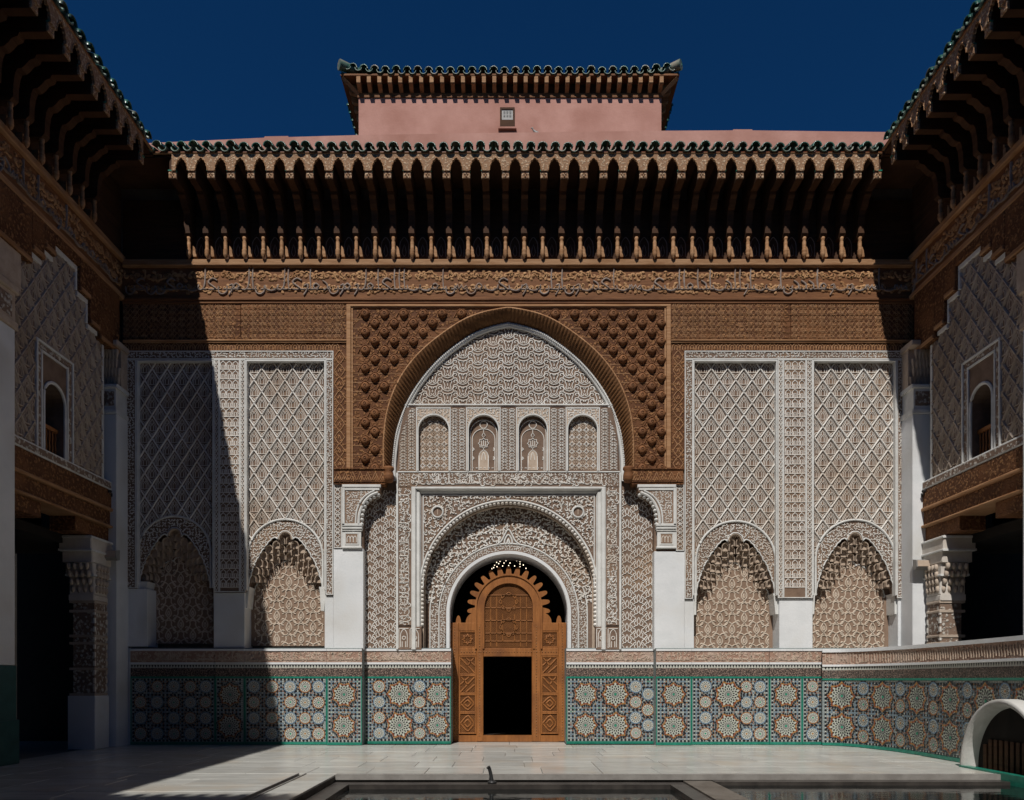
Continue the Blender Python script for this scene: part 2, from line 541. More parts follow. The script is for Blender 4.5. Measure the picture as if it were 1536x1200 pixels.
DARKP = pmat('dim_gallery_plaster', (.16, .13, .115), (.22, .19, .17), 1.5, .9, .1, 20)
METAL = pmat('black_metal', (.015, .015, .016), (.03, .03, .03), 8, .45, .05, 40, spec=.5)
GREYM = pmat('grey_metal', (.22, .21, .20), (.30, .29, .27), 6, .5, .05, 40, spec=.5)
TEALP = pmat('teal_glazed_border', (.010, .16, .105), (.022, .23, .16), 9, .3, .1, 20, spec=.5)
TEALD = pmat('dark_teal_paint', (.012, .06, .062), (.02, .085, .085), 4, .5, .1, 20)
ZB = {
    'k': pmat('black_tile', (.010, .011, .014), (.026, .026, .032), 30, .3, 0, spec=.5),
    'w': pmat('ivory_tile', (.42, .43, .38), (.56, .56, .50), 25, .3, 0, spec=.5),
    'g': pmat('pale_green_tile', (.34, .42, .30), (.47, .53, .41), 25, .3, 0, spec=.5),
    'e': pmat('emerald_tile', (.02, .20, .11), (.045, .30, .18), 25, .3, 0, spec=.5),
    'a': pmat('amber_tile', (.29, .13, .035), (.40, .20, .06), 25, .3, 0, spec=.5),
    'r': pmat('rust_tile', (.19, .050, .02), (.29, .088, .032), 25, .3, 0, spec=.5),
    'b': pmat('blue_grey_tile', (.095, .165, .25), (.19, .275, .36), 25, .3, 0, spec=.5),
}
ZK = list(ZB)
ZM = [ZB[k] for k in ZK]
GROUT = pmat('tile_grout', (.19, .225, .225), (.27, .30, .295), 30, .7, .1, 60)

# ------------------------------------------------------------------ courtyard floor
ground = MB().box(-40, 40, -60, 40, -.60, -.50).obj('ground', JOINT)
nset(ground, kind='structure')
fl = MB()
XL, XR = -14.0, 14.5
fl.box(XL, XR, -5.64, 8.0, -.5, -.035)
fl.box(XL, -2.98, -30, -5.64, -.5, -.036)
fl.box(8.42, XR, -30, -5.64, -.5, -.036)
fl.box(-2.98, 8.42, -30, -19.5, -.5, -.036)
floor = fl.obj('courtyard_floor', JOINT)
nset(floor, kind='structure')


def slab(x0, x1, y0, y1):
    g, b = .004, .006
    x0, x1, y0, y1 = x0 + g, x1 - g, y0 + g, y1 - g
    t = rng.uniform(-.0025, .0025)
    s = MB()
    top = [(x0 + b, y0 + b, t), (x1 - b, y0 + b, t), (x1 - b, y1 - b, t), (x0 + b, y1 - b, t)]
    bot = [(x0, y0, t - b), (x1, y0, t - b), (x1, y1, t - b), (x0, y1, t - b)]
    low = [(p[0], p[1], -.04) for p in bot]
    s.poly(top)
    for a, c in ((top, bot), (bot, low)):
        for i in range(4):
            j = (i + 1) % 4
            s.poly([a[i], c[i], c[j], a[j]])
    s.obj('floor_slab', MARBLE, floor)


y = 0.0
for r_, dy in enumerate([.78, .98, .92, 1.02, .96, .975]):
    y1 = y; y0 = max(y - dy, -5.632)
    first = -9.95
    x = -9.95 + (.55 if r_ % 2 else 1.05) + rng.uniform(-.08, .08)
    while x < 10.4:
        slab(first, x, y0, y1)
        first = x
        x += rng.choice((1.02, 1.02, 1.02, .7, 1.36)) + rng.uniform(-.03, .03)
    slab(first, 10.6, y0, y1)
    y = y0
y = -5.64
while y > -14.5:                                           # walk along the left of the pool
    dy = rng.uniform(.58, .70)
    x = -9.95
    for wx in (1.3, 1.15, 1.25, 1.3):
        w2 = wx + rng.uniform(-.15, .15)
        slab(x, min(x + w2, -3.66), y - dy, y)
        x += w2
    slab(x, -3.66, y - dy, y)
    y -= dy
y = -5.66
while y > -14.5:                                           # pale strip between the drain and the pool
    dy = rng.uniform(.8, 1.2)
    slab(-3.50, -2.98, y - dy, y)
    y -= dy
for y0, y1 in ((.02, .45), (.45, .90)):                    # threshold under the door
    slab(PX(676), PX(764), y0, y1); slab(PX(764), PX(850), y0, y1)
# drain channel
dr = MB()
dr.box(-3.655, -3.63, -15, -5.66, -.04, .012)
dr.box(-3.525, -3.505, -15, -5.66, -.04, .012)
dr.box(-3.63, -3.525, -15, -5.66, -.045, -.03, 1)
nset(dr.obj('drain_channel', [GREYM, DSTONE]), 'narrow metal-edged drain channel set in the marble left of the pool', 'drain')

# pool with stepped dark rim
pool = empty('courtyard_pool', (0, -10, 0))
nset(pool, 'sunken rectangular courtyard pool with dark stepped stone rim', 'pool')


def pobj(mb, name, mat):
    o = mb.obj(name, mat, pool)
    o.location = (0, 10, 0)
    return o


lip = MB(); lip.box(-2.98, 8.42, -5.78, -5.645, -.09, .002)
pobj(lip, 'stone_lip', LIPM)
led = MB()
led.box(-2.975, 2.95, -6.12, -5.80, -.40, -.12)
led.box(-2.975, -2.68, -19.4, -6.12, -.40, -.121)
led.box(2.68, 2.95, -19.4, -6.12, -.40, -.121)
pobj(led, 'stone_ledge', DSTONE)
pl = MB(); pl.box(2.97, 3.45, -19.4, -5.80, -.40, -.10)
pobj(pl, 'kerb_strip', BSTONE)
ws = MB(); ws.box(3.46, 8.42, -6.02, -5.785, -.40, -.09)
pobj(ws, 'stone_step', DSTONE)

watm = bpy.data.materials.new('still_dark_water')
nt, b = nodes_of(watm)
b.inputs['Base Color'].default_value = (.006, .008, .008, 1)
b.inputs['Roughness'].default_value = .045
b.inputs['Specular IOR Level'].default_value = .55
g_ = nt.nodes.new('ShaderNodeNewGeometry')
mpp = nt.nodes.new('ShaderNodeMapping'); mpp.inputs['Scale'].default_value = (1, 2.2, 1)
nt.links.new(g_.outputs['Position'], mpp.inputs['Vector'])
nz = nt.nodes.new('ShaderNodeTexNoise'); nz.inputs['Scale'].default_value = 3.5; nz.inputs['Detail'].default_value = 3
nt.links.new(mpp.outputs['Vector'], nz.inputs['Vector'])
bp = nt.nodes.new('ShaderNodeBump'); bp.inputs['Strength'].default_value = .06; bp.inputs['Distance'].default_value = .05
nt.links.new(nz.outputs['Fac'], bp.inputs['Height']); nt.links.new(bp.outputs['Normal'], b.inputs['Normal'])
wt = MB()
wt.poly([(-2.7, -19.4, -.20), (2.7, -19.4, -.20), (2.7, -6.1, -.20), (-2.7, -6.1, -.20)])
wt.poly([(3.44, -19.4, -.15), (8.44, -19.4, -.15), (8.44, -6.0, -.15), (3.44, -6.0, -.15)])
nset(wt.obj('pool_water', watm), kind='structure')

sp = MB()
sp.tube([(-.29, -5.98, -.13), (-.31, -5.97, .02), (-.335, -5.95, .12), (-.36, -5.96, .155)], [.035, .03, .03, .036], 8)
sp.lathe(-.29, -5.98, [(.0, -.12), (.075, -.12), (.075, -.09), (.04, -.07), (.0, -.07)], 12)
nset(sp.obj('water_spout', METAL, smooth=True), 'short leaning black water spout standing on the pool rim', 'spout')

# ------------------------------------------------------------------ facade
fac = empty('courtyard_facade', (0, 0.5, 0))
nset(fac, 'tall courtyard facade of carved cedar, pale stucco and coloured tile around an arched portal', 'building')
ROOT_OFF = {}


def fobj(mb, name, mats, parent=None, smooth=False, kind=None):
    """a part of the facade; vertices are given in world space"""
    o = mb.obj(name, mats, parent or fac, smooth, kind)
    if parent is None: o.location = (0, -.5, 0)
    return o


def frel(name, T, mat, parent=None, Y=0.0):
    o = relief(name, T, mat, parent or fac, Y)
    if o and parent is None: o.location = (0, -.5, 0)
    return o


def bpx(mb, a, b_, c, d, y0, y1, m=0, bev=0.0):
    """box from photo pixels x a..b, y c..d with its front face at y0"""
    return mb.box(PX(a, y0), PX(b_, y0), y0, y1, PZ(d, y0), PZ(c, y0), m, bev)


def pxz(pts, Y):
    return [(PX(a, Y), PZ(b_, Y)) for a, b_ in pts]


XA, XB = -10.4, 10.9
core = MB()
core.box(XA, PX(667, 1.0), 1.0, 1.5, 0, 14.3)
core.box(PX(858, 1.0), XB, 1.0, 1.5, 0, 14.3)
core.box(PX(667, 1.0), PX(858, 1.0), 1.0, 1.5, PZ(824, 1.0), 14.3)
core.box(XA, XB, .05, .997, PZ(396), 14.25)
fobj(core, 'core_wall', DARKP)

# ---- dark wood wall above the frieze with shallow pointed panels behind the brackets
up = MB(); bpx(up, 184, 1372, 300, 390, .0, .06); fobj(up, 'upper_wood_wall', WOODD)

# ---- rails and frieze
rail = MB(); bpx(rail, 183, 1373, 388, 398, -.15, .05, 0, .02); bpx(rail, 183, 1373, 398.6, 400.5, -.10, .05)
fobj(rail, 'upper_rail', WOODL)
fr = MB(); bpx(fr, 183, 1373, 399, 447, -.05, .06)
frieze = fobj(fr, 'inscription_frieze', WOOD)


def leaf_scroll(u0, u1, v0, v1, seed):
    r = random.Random(seed)
    pls = []
    u = u0 + 5
    k = 0
    while u < u1 - 5:
        for row in (0, 1):
            c = (u + (6 if row else 0) + r.uniform(-1.5, 1.5), v0 + (v1 - v0) * (.3 + .42 * row) + r.uniform(-1, 1))
            R = r.uniform(3.6, 5.0); a0 = r.uniform(0, 6.28); d = r.choice((-1, 1))
            sp_ = [(c[0] + R * (1 - .17 * t) * math.cos(a0 + d * t), c[1] + R * (1 - .17 * t) * math.sin(a0 + d * t)) for t in (0, .8, 1.6, 2.4, 3.2, 4.0, 4.8)]
            pls.append((cr(sp_, 2), 1.0))
            e = sp_[0]
            pls.append((cr([e, (e[0] + R * .8 * math.cos(a0 - d * .6), e[1] + R * .8 * math.sin(a0 - d * .6)), (e[0] + R * 1.5 * math.cos(a0 - d * 1.1), e[1] + R * 1.1 * math.sin(a0 - d * 1.1))], 2), 1.25))
            pls.append(([(c[0] - .9, c[1] - .4), (c[0] + .9, c[1] + .4)], 1.5))
            b0 = r.uniform(0, 6.28); q0 = (c[0] + 5.2 * math.cos(b0), c[1] + 5.2 * math.sin(b0))
            pls.append((cr([q0, (q0[0] + 1.6 * math.cos(b0 + 1.2), q0[1] + 1.6 * math.sin(b0 + 1.2)), (q0[0] + 3.6 * math.cos(b0 + 1.9), q0[1] + 3.2 * math.sin(b0 + 1.9))], 2), 1.3))
        u += r.uniform(7.0, 8.6); k += 1
    return clip(strokes(pls, 4.0, .032, .5, .6), rect_keep(u0, u1, v0, v1))


o = relief('leaf_scroll', leaf_scroll(186, 1370, 400, 446, 3), WOODA, frieze, -.05)
scr = script_fill(188, 1368, 400, 443, 11, 2.4, .050, low=True)
relief('inscription', scr, WOODG, frieze, -.05)
rail = MB(); bpx(rail, 183, 1373, 446, 450, -.11, .05, 0, .01); bpx(rail, 183, 1373, 450.3, 455, -.08, .05, 0, .01)
fobj(rail, 'frieze_rail', WOOD)

# ---- boarded band on either side of the arch
def geo_T(w=.9, h=.014):
    a = [[(-7, 0), (-3.5, 5), (0, 0), (-3.5, -5), (-7, 0)], [(0, 0), (3.5, 5), (7, 0), (3.5, -5), (0, 0)],
         cr([(-2, 3), (0, 1.2), (2, 3), (0, 4.8), (-2, 3)], 2), cr([(-5.4, 0), (-3.5, 2), (-1.7, 0), (-3.5, -2), (-5.4, 0)], 2)]
    return strokes(a, w, h)


for x0, x1, brk in ((184, 520, 361), (1007, 1372, 1186)):
    for i in range(6):
        v0, v1 = 455.4 + i * 8.9, 455.4 + (i + 1) * 8.9 - .45
        for a, b_ in ((x0, brk - .3), (brk + .3, x1)):
            yy = -.055 + rng.uniform(-.008, .006)
            m = MB(); bpx(m, a, b_, v0, v1, yy, .05, 0, .006)
            bo = fobj(m, 'carved_board', WOODC)
            n = int((b_ - a) / 14)
            T = tile(geo_T(), [(a + 8 + 14 * k, (v0 + v1) / 2) for k in range(n)])
            T = clip(T, rect_keep(a, b_, v0 + .3, v1 - .3))
            relief('board_carving', T, WOODL, bo, yy)
    m = MB(); bpx(m, x0, x1, 508.8, 511, -.10, .05, 0, .008); bpx(m, x0, x1, 511.2, 513.6, -.075, .05)
    fobj(m, 'lower_rail', WOODL)
    m = MB(); bpx(m, x0, x1, 513.6, 526, -.04, .06)
    st = fobj(m, 'pointed_arcade_strip', WOODC)
    T = strokes([cr([(-6, 12), (-5.6, 6), (-2.4, 2), (0, 0), (2.4, 2), (5.6, 6), (6, 12)], 2), cr([(-2.4, 11), (-1.8, 6), (0, 4), (1.8, 6), (2.4, 11)], 2)], 1.2, .022)
    relief('pointed_arcade', tile(T, [(a, 514) for a in np.arange(x0 + 7, x1 - 6, 12.0)]), WOODL, st, -.04)
for x0, x1 in ((500, 519), (1007.5, 1027)):
    m = MB(); bpx(m, x0, x1, 526, 704, -.045, .06)
    st = fobj(m, 'lattice_strip', WOODC)
    w = (x1 - x0) / 2 - 2
    T = strokes([cr([(-w, 0), (-w * .5, 6), (0, 10), (w * .5, 6), (w, 0)], 2), cr([(-w, 0), (-w * .5, -6), (0, -10), (w * .5, -6), (w, 0)], 2),
                 cr([(-2, 2), (0, -3), (2, 2)], 2)], 1.3, .022)
    relief('pointed_lattice', tile(T, [((x0 + x1) / 2, v) for v in np.arange(536, 700, 20)]), WOODL, st, -.045)

# ---- great wooden arch: spandrel panel, bosses, twisted rope moulding
MIDX = 762.7
oh = cr([(762.7, 461), (722, 469), (684, 486), (633, 525), (600, 567), (582, 612), (575.8, 656), (575.5, 700)], 5)
ih = cr([(762.7, 485), (730, 493), (699, 508), (655, 543), (618.5, 590), (597, 641), (590, 685), (588.5, 722)], 5)
arch_o = oh[::-1] + [(2 * MIDX - a, b_) for a, b_ in oh[1:]]
arch_i = ih[::-1] + [(2 * MIDX - a, b_) for a, b_ in ih[1:]]


def resample(pts, n):
    p = np.array(pts, float)
    d = np.r_[0, np.cumsum(np.hypot(*np.diff(p, axis=0).T))]
    t = np.linspace(0, d[-1], n)
    return [(np.interp(q, d, p[:, 0]), np.interp(q, d, p[:, 1])) for q in t]


sp_ = MB()
pan = [(519, 704), (519, 455.2), (1007, 455.2), (1007, 704), (2 * MIDX - 575.5, 704)] + arch_o[::-1] + [(575.5, 704)]
sp_.prism(pxz(pan, -.05), -.05, .24)
spand = fobj(sp_, 'spandrel_panel', WOODC)
m = MB()
bpx(m, 519.4, 526, 458, 703, -.10, -.049, 0, .012); bpx(m, 1000, 1006.6, 458, 703, -.10, -.049, 0, .012)
bpx(m, 519.4, 1006.6, 455.8, 459.6, -.104, -.049, 0, .012)
bpx(m, 527, 529.2, 461.8, 703, -.075, -.049); bpx(m, 996.8, 999, 461.8, 703, -.075, -.049); bpx(m, 527, 999, 460.2, 461.8, -.077, -.049)
relief_o = fobj(m, 'spandrel_frame', WOODL)
# board seams on the spandrel
# pine-cone boss
bs = MB()
rows_ = []
for i in range(6):
    t = i / 5 * math.pi / 2
    rows_.append([(.112 * math.cos(t) * math.cos(p) * (1 + .07 * math.cos(8 * p)), -.105 * math.sin(t) ** .8, .112 * math.cos(t) * math.sin(p) * (1 + .07 * math.cos(8 * p)) - .02 * math.sin(t)) for p in np.linspace(0, 2 * math.pi, 12, endpoint=False)])
bs.grid(rows_, 0, True)
for r0, r1, yy in ((.045, .03, -.115),):
    bs.grid([[(r0 * math.cos(p), -.085, r0 * math.sin(p) + .01) for p in np.linspace(0, 2 * math.pi, 8, endpoint=False)],
             [(r1 * math.cos(p), yy, r1 * math.sin(p) + .01) for p in np.linspace(0, 2 * math.pi, 8, endpoint=False)]], 0, True)
boss_me = bs.mesh('boss', WOOD, True)
ao = np.array(arch_o)


def arch_y(px):
    """height (py) of the arch rim at px on the given side"""
    q = px if px < MIDX else 2 * MIDX - px
    h = np.array(oh)
    o_ = np.argsort(h[:, 0])
    return np.interp(q, h[o_, 0], h[o_, 1], left=999, right=461)


collar = []
nb = 0
for row in range(18):
    v = 471.5 + row * 13.55
    for k in range(-1, 17):
        u = 533.5 + k * 28.9 + (14.45 if row % 2 == 0 else 0)
        for uu in ((u,) if False else (u, 2 * MIDX - u)):
            if uu == u and u > MIDX: continue
            if uu != u and u >= MIDX: continue
            if not (534 < uu < 992): continue
            if v + 7 > arch_y(uu) or (uu < 575 and False): continue
            a1 = arch_y(uu + (8 if uu < MIDX else -8))
            if v + 4 > a1: continue
            add('boss', boss_me, spand, (PX(uu, -.05), -.045, PZ(v, -.05)), (0, rng.uniform(-.2, .2), 0), (1, rng.uniform(.85, 1.1), 1))
            collar.append((uu, v)); nb += 1
# small palmettes cut between the bosses
T = strokes([cr([(-8, -5), (-5, 2), (0, 7.5), (5, 2), (8, -5)], 2), cr([(-11, 4), (-8, -2), (-3, -7.5), (0, -9), (3, -7.5), (8, -2), (11, 4)], 2),
             cr([(-3, -6.5), (0, -8.5), (3, -6.5), (0, -4.6), (-3, -6.5)], 2)], 1.3, .03)


def out_arch(u, v):
    return v < np.array([arch_y(q) for q in u]) - 2


T = clip(tile(T, collar), lambda u, v: (u > 530) & (u < 996) & (v > 463) & (v < 702) & out_arch(u, v))
relief('boss_collars', T, WOOD, spand, -.05)
seam = MB()
for v in np.arange(478.5, 700, 13.55):
    yv = [q for q in np.array(oh) if True]
    left_end = np.interp(v, np.array(oh)[:, 1], np.array(oh)[:, 0]) - 3
    bpx(seam, 530, left_end, v, v + .7, -.056, -.049); bpx(seam, 2 * MIDX - left_end, 996, v, v + .7, -.056, -.049)
o = seam.obj('board_edges', WOODL, spand); nset(o, kind='stuff')

NS = 900
ro, ri = resample(arch_o, NS), resample(arch_i, NS)
rows_ = []
CNT = 118
for j in range(8):
    t = j / 7
    yy = -.10 + .31 * t
    row = []
    for i in range(NS):
        a, b_ = ro[i], ri[i]
        side = -1 if i < NS / 2 else 1
        ph = abs(i - NS / 2) / NS * CNT * math.pi + t * 3.0
        bul = .03 * math.sin(math.pi * min(1, t * 1.02)) ** .7 + .034 * abs(math.sin(ph)) * math.sin(math.pi * (.12 + .76 * t))
        px_, py_ = a[0] + (b_[0] - a[0]) * t, a[1] + (b_[1] - a[1]) * t
        X, Z = PX(px_, yy), PZ(py_, yy)
        c = Vector((PX(MIDX), 0, PZ(690)))
        nrm = Vector((c.x - X, 0, c.z - Z)).normalized()
        row.append((X + nrm.x * bul * .6, yy - bul * .8, Z + nrm.z * bul * .6))
    rows_.append(row)
rp_ = MB().grid(rows_)
fobj(rp_, 'twisted_rope_arch', WOODR, smooth=True)
# rim bead on the outer edge
m = MB()
m.tube([(PX(a, -.1), -.075, PZ(b_, -.1)) for a, b_ in resample(arch_o, 120)], .03, 6)
fobj(m, 'arch_rim', WOODL, smooth=True)
for sgn in (-1, 1):                                       # carved wooden feet of the arch
    def q(px): return px if sgn < 0 else 2 * MIDX - px
    m = MB()
    bpx(m, q(500), q(578), 704.5, 723.5, -.13, .24, 0, .02)
    bpx(m, q(500.5), q(577.5), 701.5, 704, -.16, .24, 0, .01)
    bpx(m, q(500.5), q(577.5), 723.7, 726.2, -.10, .24)
    foot = fobj(m, 'wooden_arch_foot', WOODC)
    T = strokes([[(-5, 6), (0, -6), (5, 6)], [(-2, 6), (0, 1), (2, 6)]], 1.2, .02)
    relief('chevron_carving', tile(T, [(q(507 + 11.2 * k), 714) for k in range(7)]), WOODL, foot, -.13)
    m = MB()
    m.lathe(0, 0, [(0.0, -.20), (.10, -.17), (.135, -.1), (.13, 0), (.105, .1), (.14, .15), (.13, .2), (0, .2)], 14)
    o = m.obj('carved_knob', WOOD, fac, True)
    o.location = (PX(q(583), -.05), -.06 - .5, PZ(713, -.05)); o.rotation_euler = (0, 0, 0)

# ---- stucco recess of the portal
c_o, R_o = (763, 884), 130.0
def arc_pts(c, R, n, foot, Rf=None):
    pts = [(c[0] - R, foot)]
    for i in range(n + 1):
        a = math.pi - math.pi * i / n
        pts.append((c[0] + R * math.cos(a), c[1] - R * math.sin(a)))
    pts.append((c[0] + R, foot))
    return pts


YR, YI = .25, .60
m = MB()
wall_out = [(541, 976), (541, 700)] + [(p[0] - (4 if p[0] < MIDX else -4), p[1] - 4) for p in arch_i] + [(987, 700), (987, 976)]
m.prism(pxz(wall_out + [(c_o[0] + R_o, 976)] + arc_pts(c_o, R_o, 40, 976)[::-1][1:-1] + [(c_o[0] - R_o, 976)], YR), YR, YI)
port = fobj(m, 'portal_wall', GROUND)
m = MB(); m.box(PX(535), PX(992), YI + .001, .998, 2.3, PZ(470, .6)) if False else None
m = MB()
m.box(PX(500), PX(1030), .61, .997, PZ(740), PZ(400))
fobj(m, 'portal_backing', DARKP)
# moulding under the rope arch
m = MB()
ri_ = resample(arch_i, 160)
def inset(p, k):
    dx, dy = MIDX - p[0], 690 - p[1]
    L = math.hypot(dx, dy)
    return (p[0] + dx / L * k, p[1] + dy / L * k)
m.grid([[(PX(p[0], .18), .18, PZ(p[1], .18)) for p in [inset(q_, -4) for q_ in ri_]],
        [(PX(p[0], .15), .15, PZ(p[1], .15)) for p in [inset(q_, 1) for q_ in ri_]],
        [(PX(p[0], .17), .17, PZ(p[1], .17)) for p in [inset(q_, 4.5) for q_ in ri_]],
        [(PX(p[0], .26), .26, PZ(p[1], .26)) for p in [inset(q_, 7) for q_ in ri_]]])
fobj(m, 'arch_moulding', MOULD)
m = MB()
bd = resample([inset(q_, 0) for q_ in ri_], 210)
for p in bd[6:-6]:
    m.box(PX(p[0] - .9, .14), PX(p[0] + .9, .14), .125, .16, PZ(p[1] + 1.0, .14), PZ(p[1] - 1.0, .14))
fobj(m, 'bead_row', MOULD, kind='stuff')

# tympanum arabesque
ly = cr([(-.9, -3.2), (-2.3, -5.6), (-4.9, -6.0), (-6.3, -3.9), (-5.0, -1.0), (-4.0, 2.0), (-4.9, 4.5), (-3.6, 7.0), (-1.4, 6.8), (-1.0, 4.8), (-2.6, 4.3)], 3)
og = cr([(-22.8, 4.4), (-17, 3.6), (-13.5, .8), (-9.2, 1.0), (-8.4, 4.6), (-5.2, 8.6), (0, 10.2)], 3)
br = cr([(-13.5, .8), (-14.8, -3.5), (-11.6, -6.6), (-9.2, -4.6), (-10.6, -2.8)], 3)
lf = cr([(-17, 3.6), (-16.0, 7.5), (-18.5, 8.6)], 2)
TY = strokes([ly, mir(ly), og, mir(og), br, mir(br), [(0, -1.8), (0, 2.2)]], 1.55, .03)
offs = []
for i in range(-8, 9):
    for j in range(-1, 8):
        offs.append((MIDX + i * 22.8, 498 + j * 19.7 + (9.85 if i % 2 else 0)))
ii = np.array(ih); o_ = np.argsort(ii[:, 1])
def in_arch(u, v, k=8.5):
    half = MIDX - np.interp(v, ii[o_, 1], ii[o_, 0], left=MIDX)
    return np.abs(u - MIDX) < half - k
relief('tympanum_arabesque', clip(tile(TY, offs, jit=.1), lambda u, v: in_arch(u, v, 7) & (v < 606) & (v > 491)), RELIEF, port, YR)
m = MB(); bpx(m, 604, 921, 605.5, 608, .15, .26, 0, .01); bpx(m, 602, 923, 608.3, 610, .18, .26)
fobj(m, 'tympanum_sill', MOULD)

# blind windows
YW = .13
for kx, (a, b_, oa, ob, grille) in enumerate(((624, 676, 627.5, 673, 0), (699, 751, 703, 747.5, 1), (774, 825, 778, 820.5, 1), (848.5, 900, 852, 896, 0))):
    cxw, rw = (oa + ob) / 2, (ob - oa) / 2
    sp0 = 622 + rw
    arcp = [(oa, 706)] + [(cxw - rw * math.cos(t), sp0 - rw * math.sin(t)) for t in np.linspace(0, math.pi, 18)] + [(ob, 706)]
    m = MB(); m.prism(pxz([(a, 706), (a, 611), (b_, 611), (b_, 706)] + arcp[::-1], YW), YW, YR + .01)
    win = fobj(m, 'blind_window', TAN)
    # raised arch band and side frames
    m = MB()
    arco = [(cxw - (rw + 1.8) * math.cos(t), sp0 - (rw + 1.8) * math.sin(t)) for t in np.linspace(0, math.pi, 22)]
    arci = [(cxw - (rw - .2) * math.cos(t), sp0 - (rw - .2) * math.sin(t)) for t in np.linspace(0, math.pi, 22)]
    arco = [(cxw - rw - 1.8, 706)] + arco + [(cxw + rw + 1.8, 706)]
    arci = [(cxw - rw + .2, 706)] + arci + [(cxw + rw - .2, 706)]
    m.grid([[(PX(p[0], .11), .132, PZ(p[1], .11)) for p in arco], [(PX(p[0], .11), .105, PZ(p[1], .11)) for p in arco],
            [(PX(p[0], .11), .105, PZ(p[1], .11)) for p in arci], [(PX(p[0], .11), .20, PZ(p[1], .11)) for p in arci]])
    bpx(m, a, a + 1.4, 611, 706, .115, .135); bpx(m, b_ - 1.4, b_, 611, 706, .115, .135); bpx(m, a + 1.4, b_ - 1.4, 611, 612.6, .117, .135)
    m.obj('window_frame', MOULD, win)
    kf = lambda u, v, cxw=cxw, rw=rw, sp0=sp0: ((u - cxw) ** 2 + (v - sp0) ** 2 > (rw + 2) ** 2) & (v < sp0)
    relief('corner_leaves', curl_fill(a + 2, b_ - 2, 613, 640, 4.6, 31 + kx, 1.5, .018, kf), RELIEF, win, YW)
    ki = lambda u, v, cxw=cxw, rw=rw, sp0=sp0: (np.abs(u - cxw) < rw - .4) & (((u - cxw) ** 2 + (v - sp0) ** 2 < (rw - .4) ** 2) | (v > sp0)) & (v < 705)
    if grille == 0:
        star = [(4.4 * (1 if k % 2 == 0 else .42) * math.cos(k * math.pi / 4), 4.4 * (1 if k % 2 == 0 else .42) * math.sin(k * math.pi / 4)) for k in range(9)]
        T1 = tile(strokes([star], 1.5, .03), [(cxw - 16 + i * 10.7, 634.5 + j * 10.7) for i in range(4) for j in range(7)])
        circ = [(4.1 * math.cos(t), 4.1 * math.sin(t)) for t in np.linspace(0, 6.2832, 11)]
        c2 = [(1.8 * math.cos(t), 1.8 * math.sin(t)) for t in np.linspace(0, 6.2832, 8)]
        T2 = tile(strokes([circ, c2], 1.3, .018), [(cxw - 21.3 + i * 10.7, 629.2 + j * 10.7) for i in range(5) for j in range(8)])
        relief('star_grille', clip(T1, ki), RELIEF, win, YR)
        relief('ring_grille', clip(T2, ki), TAN, win, YR)
    else:
        oct8 = [(8 * (1 if k % 2 == 0 else .74) * math.cos(k * math.pi / 8), 665 - 0 + 8 * (1 if k % 2 == 0 else .74) * math.sin(k * math.pi / 8)) for k in range(17)]
        ring = [(5.6 * math.cos(t), 637 + 5.6 * math.sin(t)) for t in np.linspace(0, 6.2832, 16)]
        ia = [(-17, 706)] + [(-17 * math.cos(t), 659 - 15.5 * math.sin(t)) for t in np.linspace(0, math.pi, 15)] + [(17, 706)]
        oa_ = [(-20, 706)] + [(-20 * math.cos(t), 650 - 20 * math.sin(t)) for t in np.linspace(0, math.pi, 15)] + [(20, 706)]
        dm = [(0, 643), (0, 649), (-2.5, 653), (0, 657), (2.5, 653), (0, 649)]
        mih = [(-7, 705), (-7, 684)] + cr([(-7, 684), (-5, 679), (0, 675.5), (5, 679), (7, 684)], 3) + [(7, 684), (7, 705)]
        inn = cr([(-3, 690), (-2, 683), (0, 679), (2, 683), (3, 690)], 3)
        lets = [[(-3, 661), (-3, 669)], [(0, 660), (0, 669)], [(3, 661), (3, 669)], [(-4, 669), (4, 669)]]
        base = [[(x_, 702), (x_ + 3, 702)] for x_ in range(-18, 18, 6)]
        T = strokes([oct8, ring, ia, oa_, dm, mih, inn] + lets + base + [[(0, 657), (0, 658.5)], [(0, 673), (0, 676)]], 1.35, .03)
        T = tile(T, [(cxw, 0)])
        relief('lamp_grille', T, RELIEF, win, YR)
        nub = strokes([cr([(0, -2), (2.5, 0), (0, 2)], 2)], 2.0, .02)
        relief('leaf_nubs', tile(nub, [(cxw - 16.5, 674), (cxw - 16.5, 687.5), (cxw + 14.5, 674), (cxw + 14.5, 687.5)]), RELIEF, win, YR)
        mh = MB(); mh.prism(pxz([(cxw + p[0], p[1]) for p in mih], YR - .012), YR - .012, YR + .002)
        mh.obj('niche_relief', TAN, win)
for j, (a, b_) in enumerate(((598, 624), (676, 699), (751, 774), (825, 848.5), (900, 927.5))):
    yb = YW + .02
    pts = [(a, 706.2), (a, 611.2), (b_, 611.2), (b_, 706.2)]
    if j == 0: pts = [(598, 706.2), (598, 662), (601, 640), (608, 611.2), (b_, 611.2), (b_, 706.2)]
    if j == 4: pts = [(b_, 706.2), (b_, 662), (924.5, 640), (917.5, 611.2), (a, 611.2), (a, 706.2)]
    m = MB(); m.prism(pxz(pts, yb), yb, YR + .01)
    st = fobj(m, 'filigree_strip', GROUND)
    TT = join(vine((a + b_) / 2 - (b_ - a) * .24, 613, 705, (b_ - a) * .2, 8.5, 1.15, .016), vine((a + b_) / 2 + (b_ - a) * .24, 613, 705, (b_ - a) * .2, 8.5, 1.15, .016))
    kp = (lambda u, v: in_arch(u, v, 9)) if j in (0, 4) else (lambda u, v: u > 0)
    relief('strip_filigree', clip(TT, kp), RELIEF, st, yb)

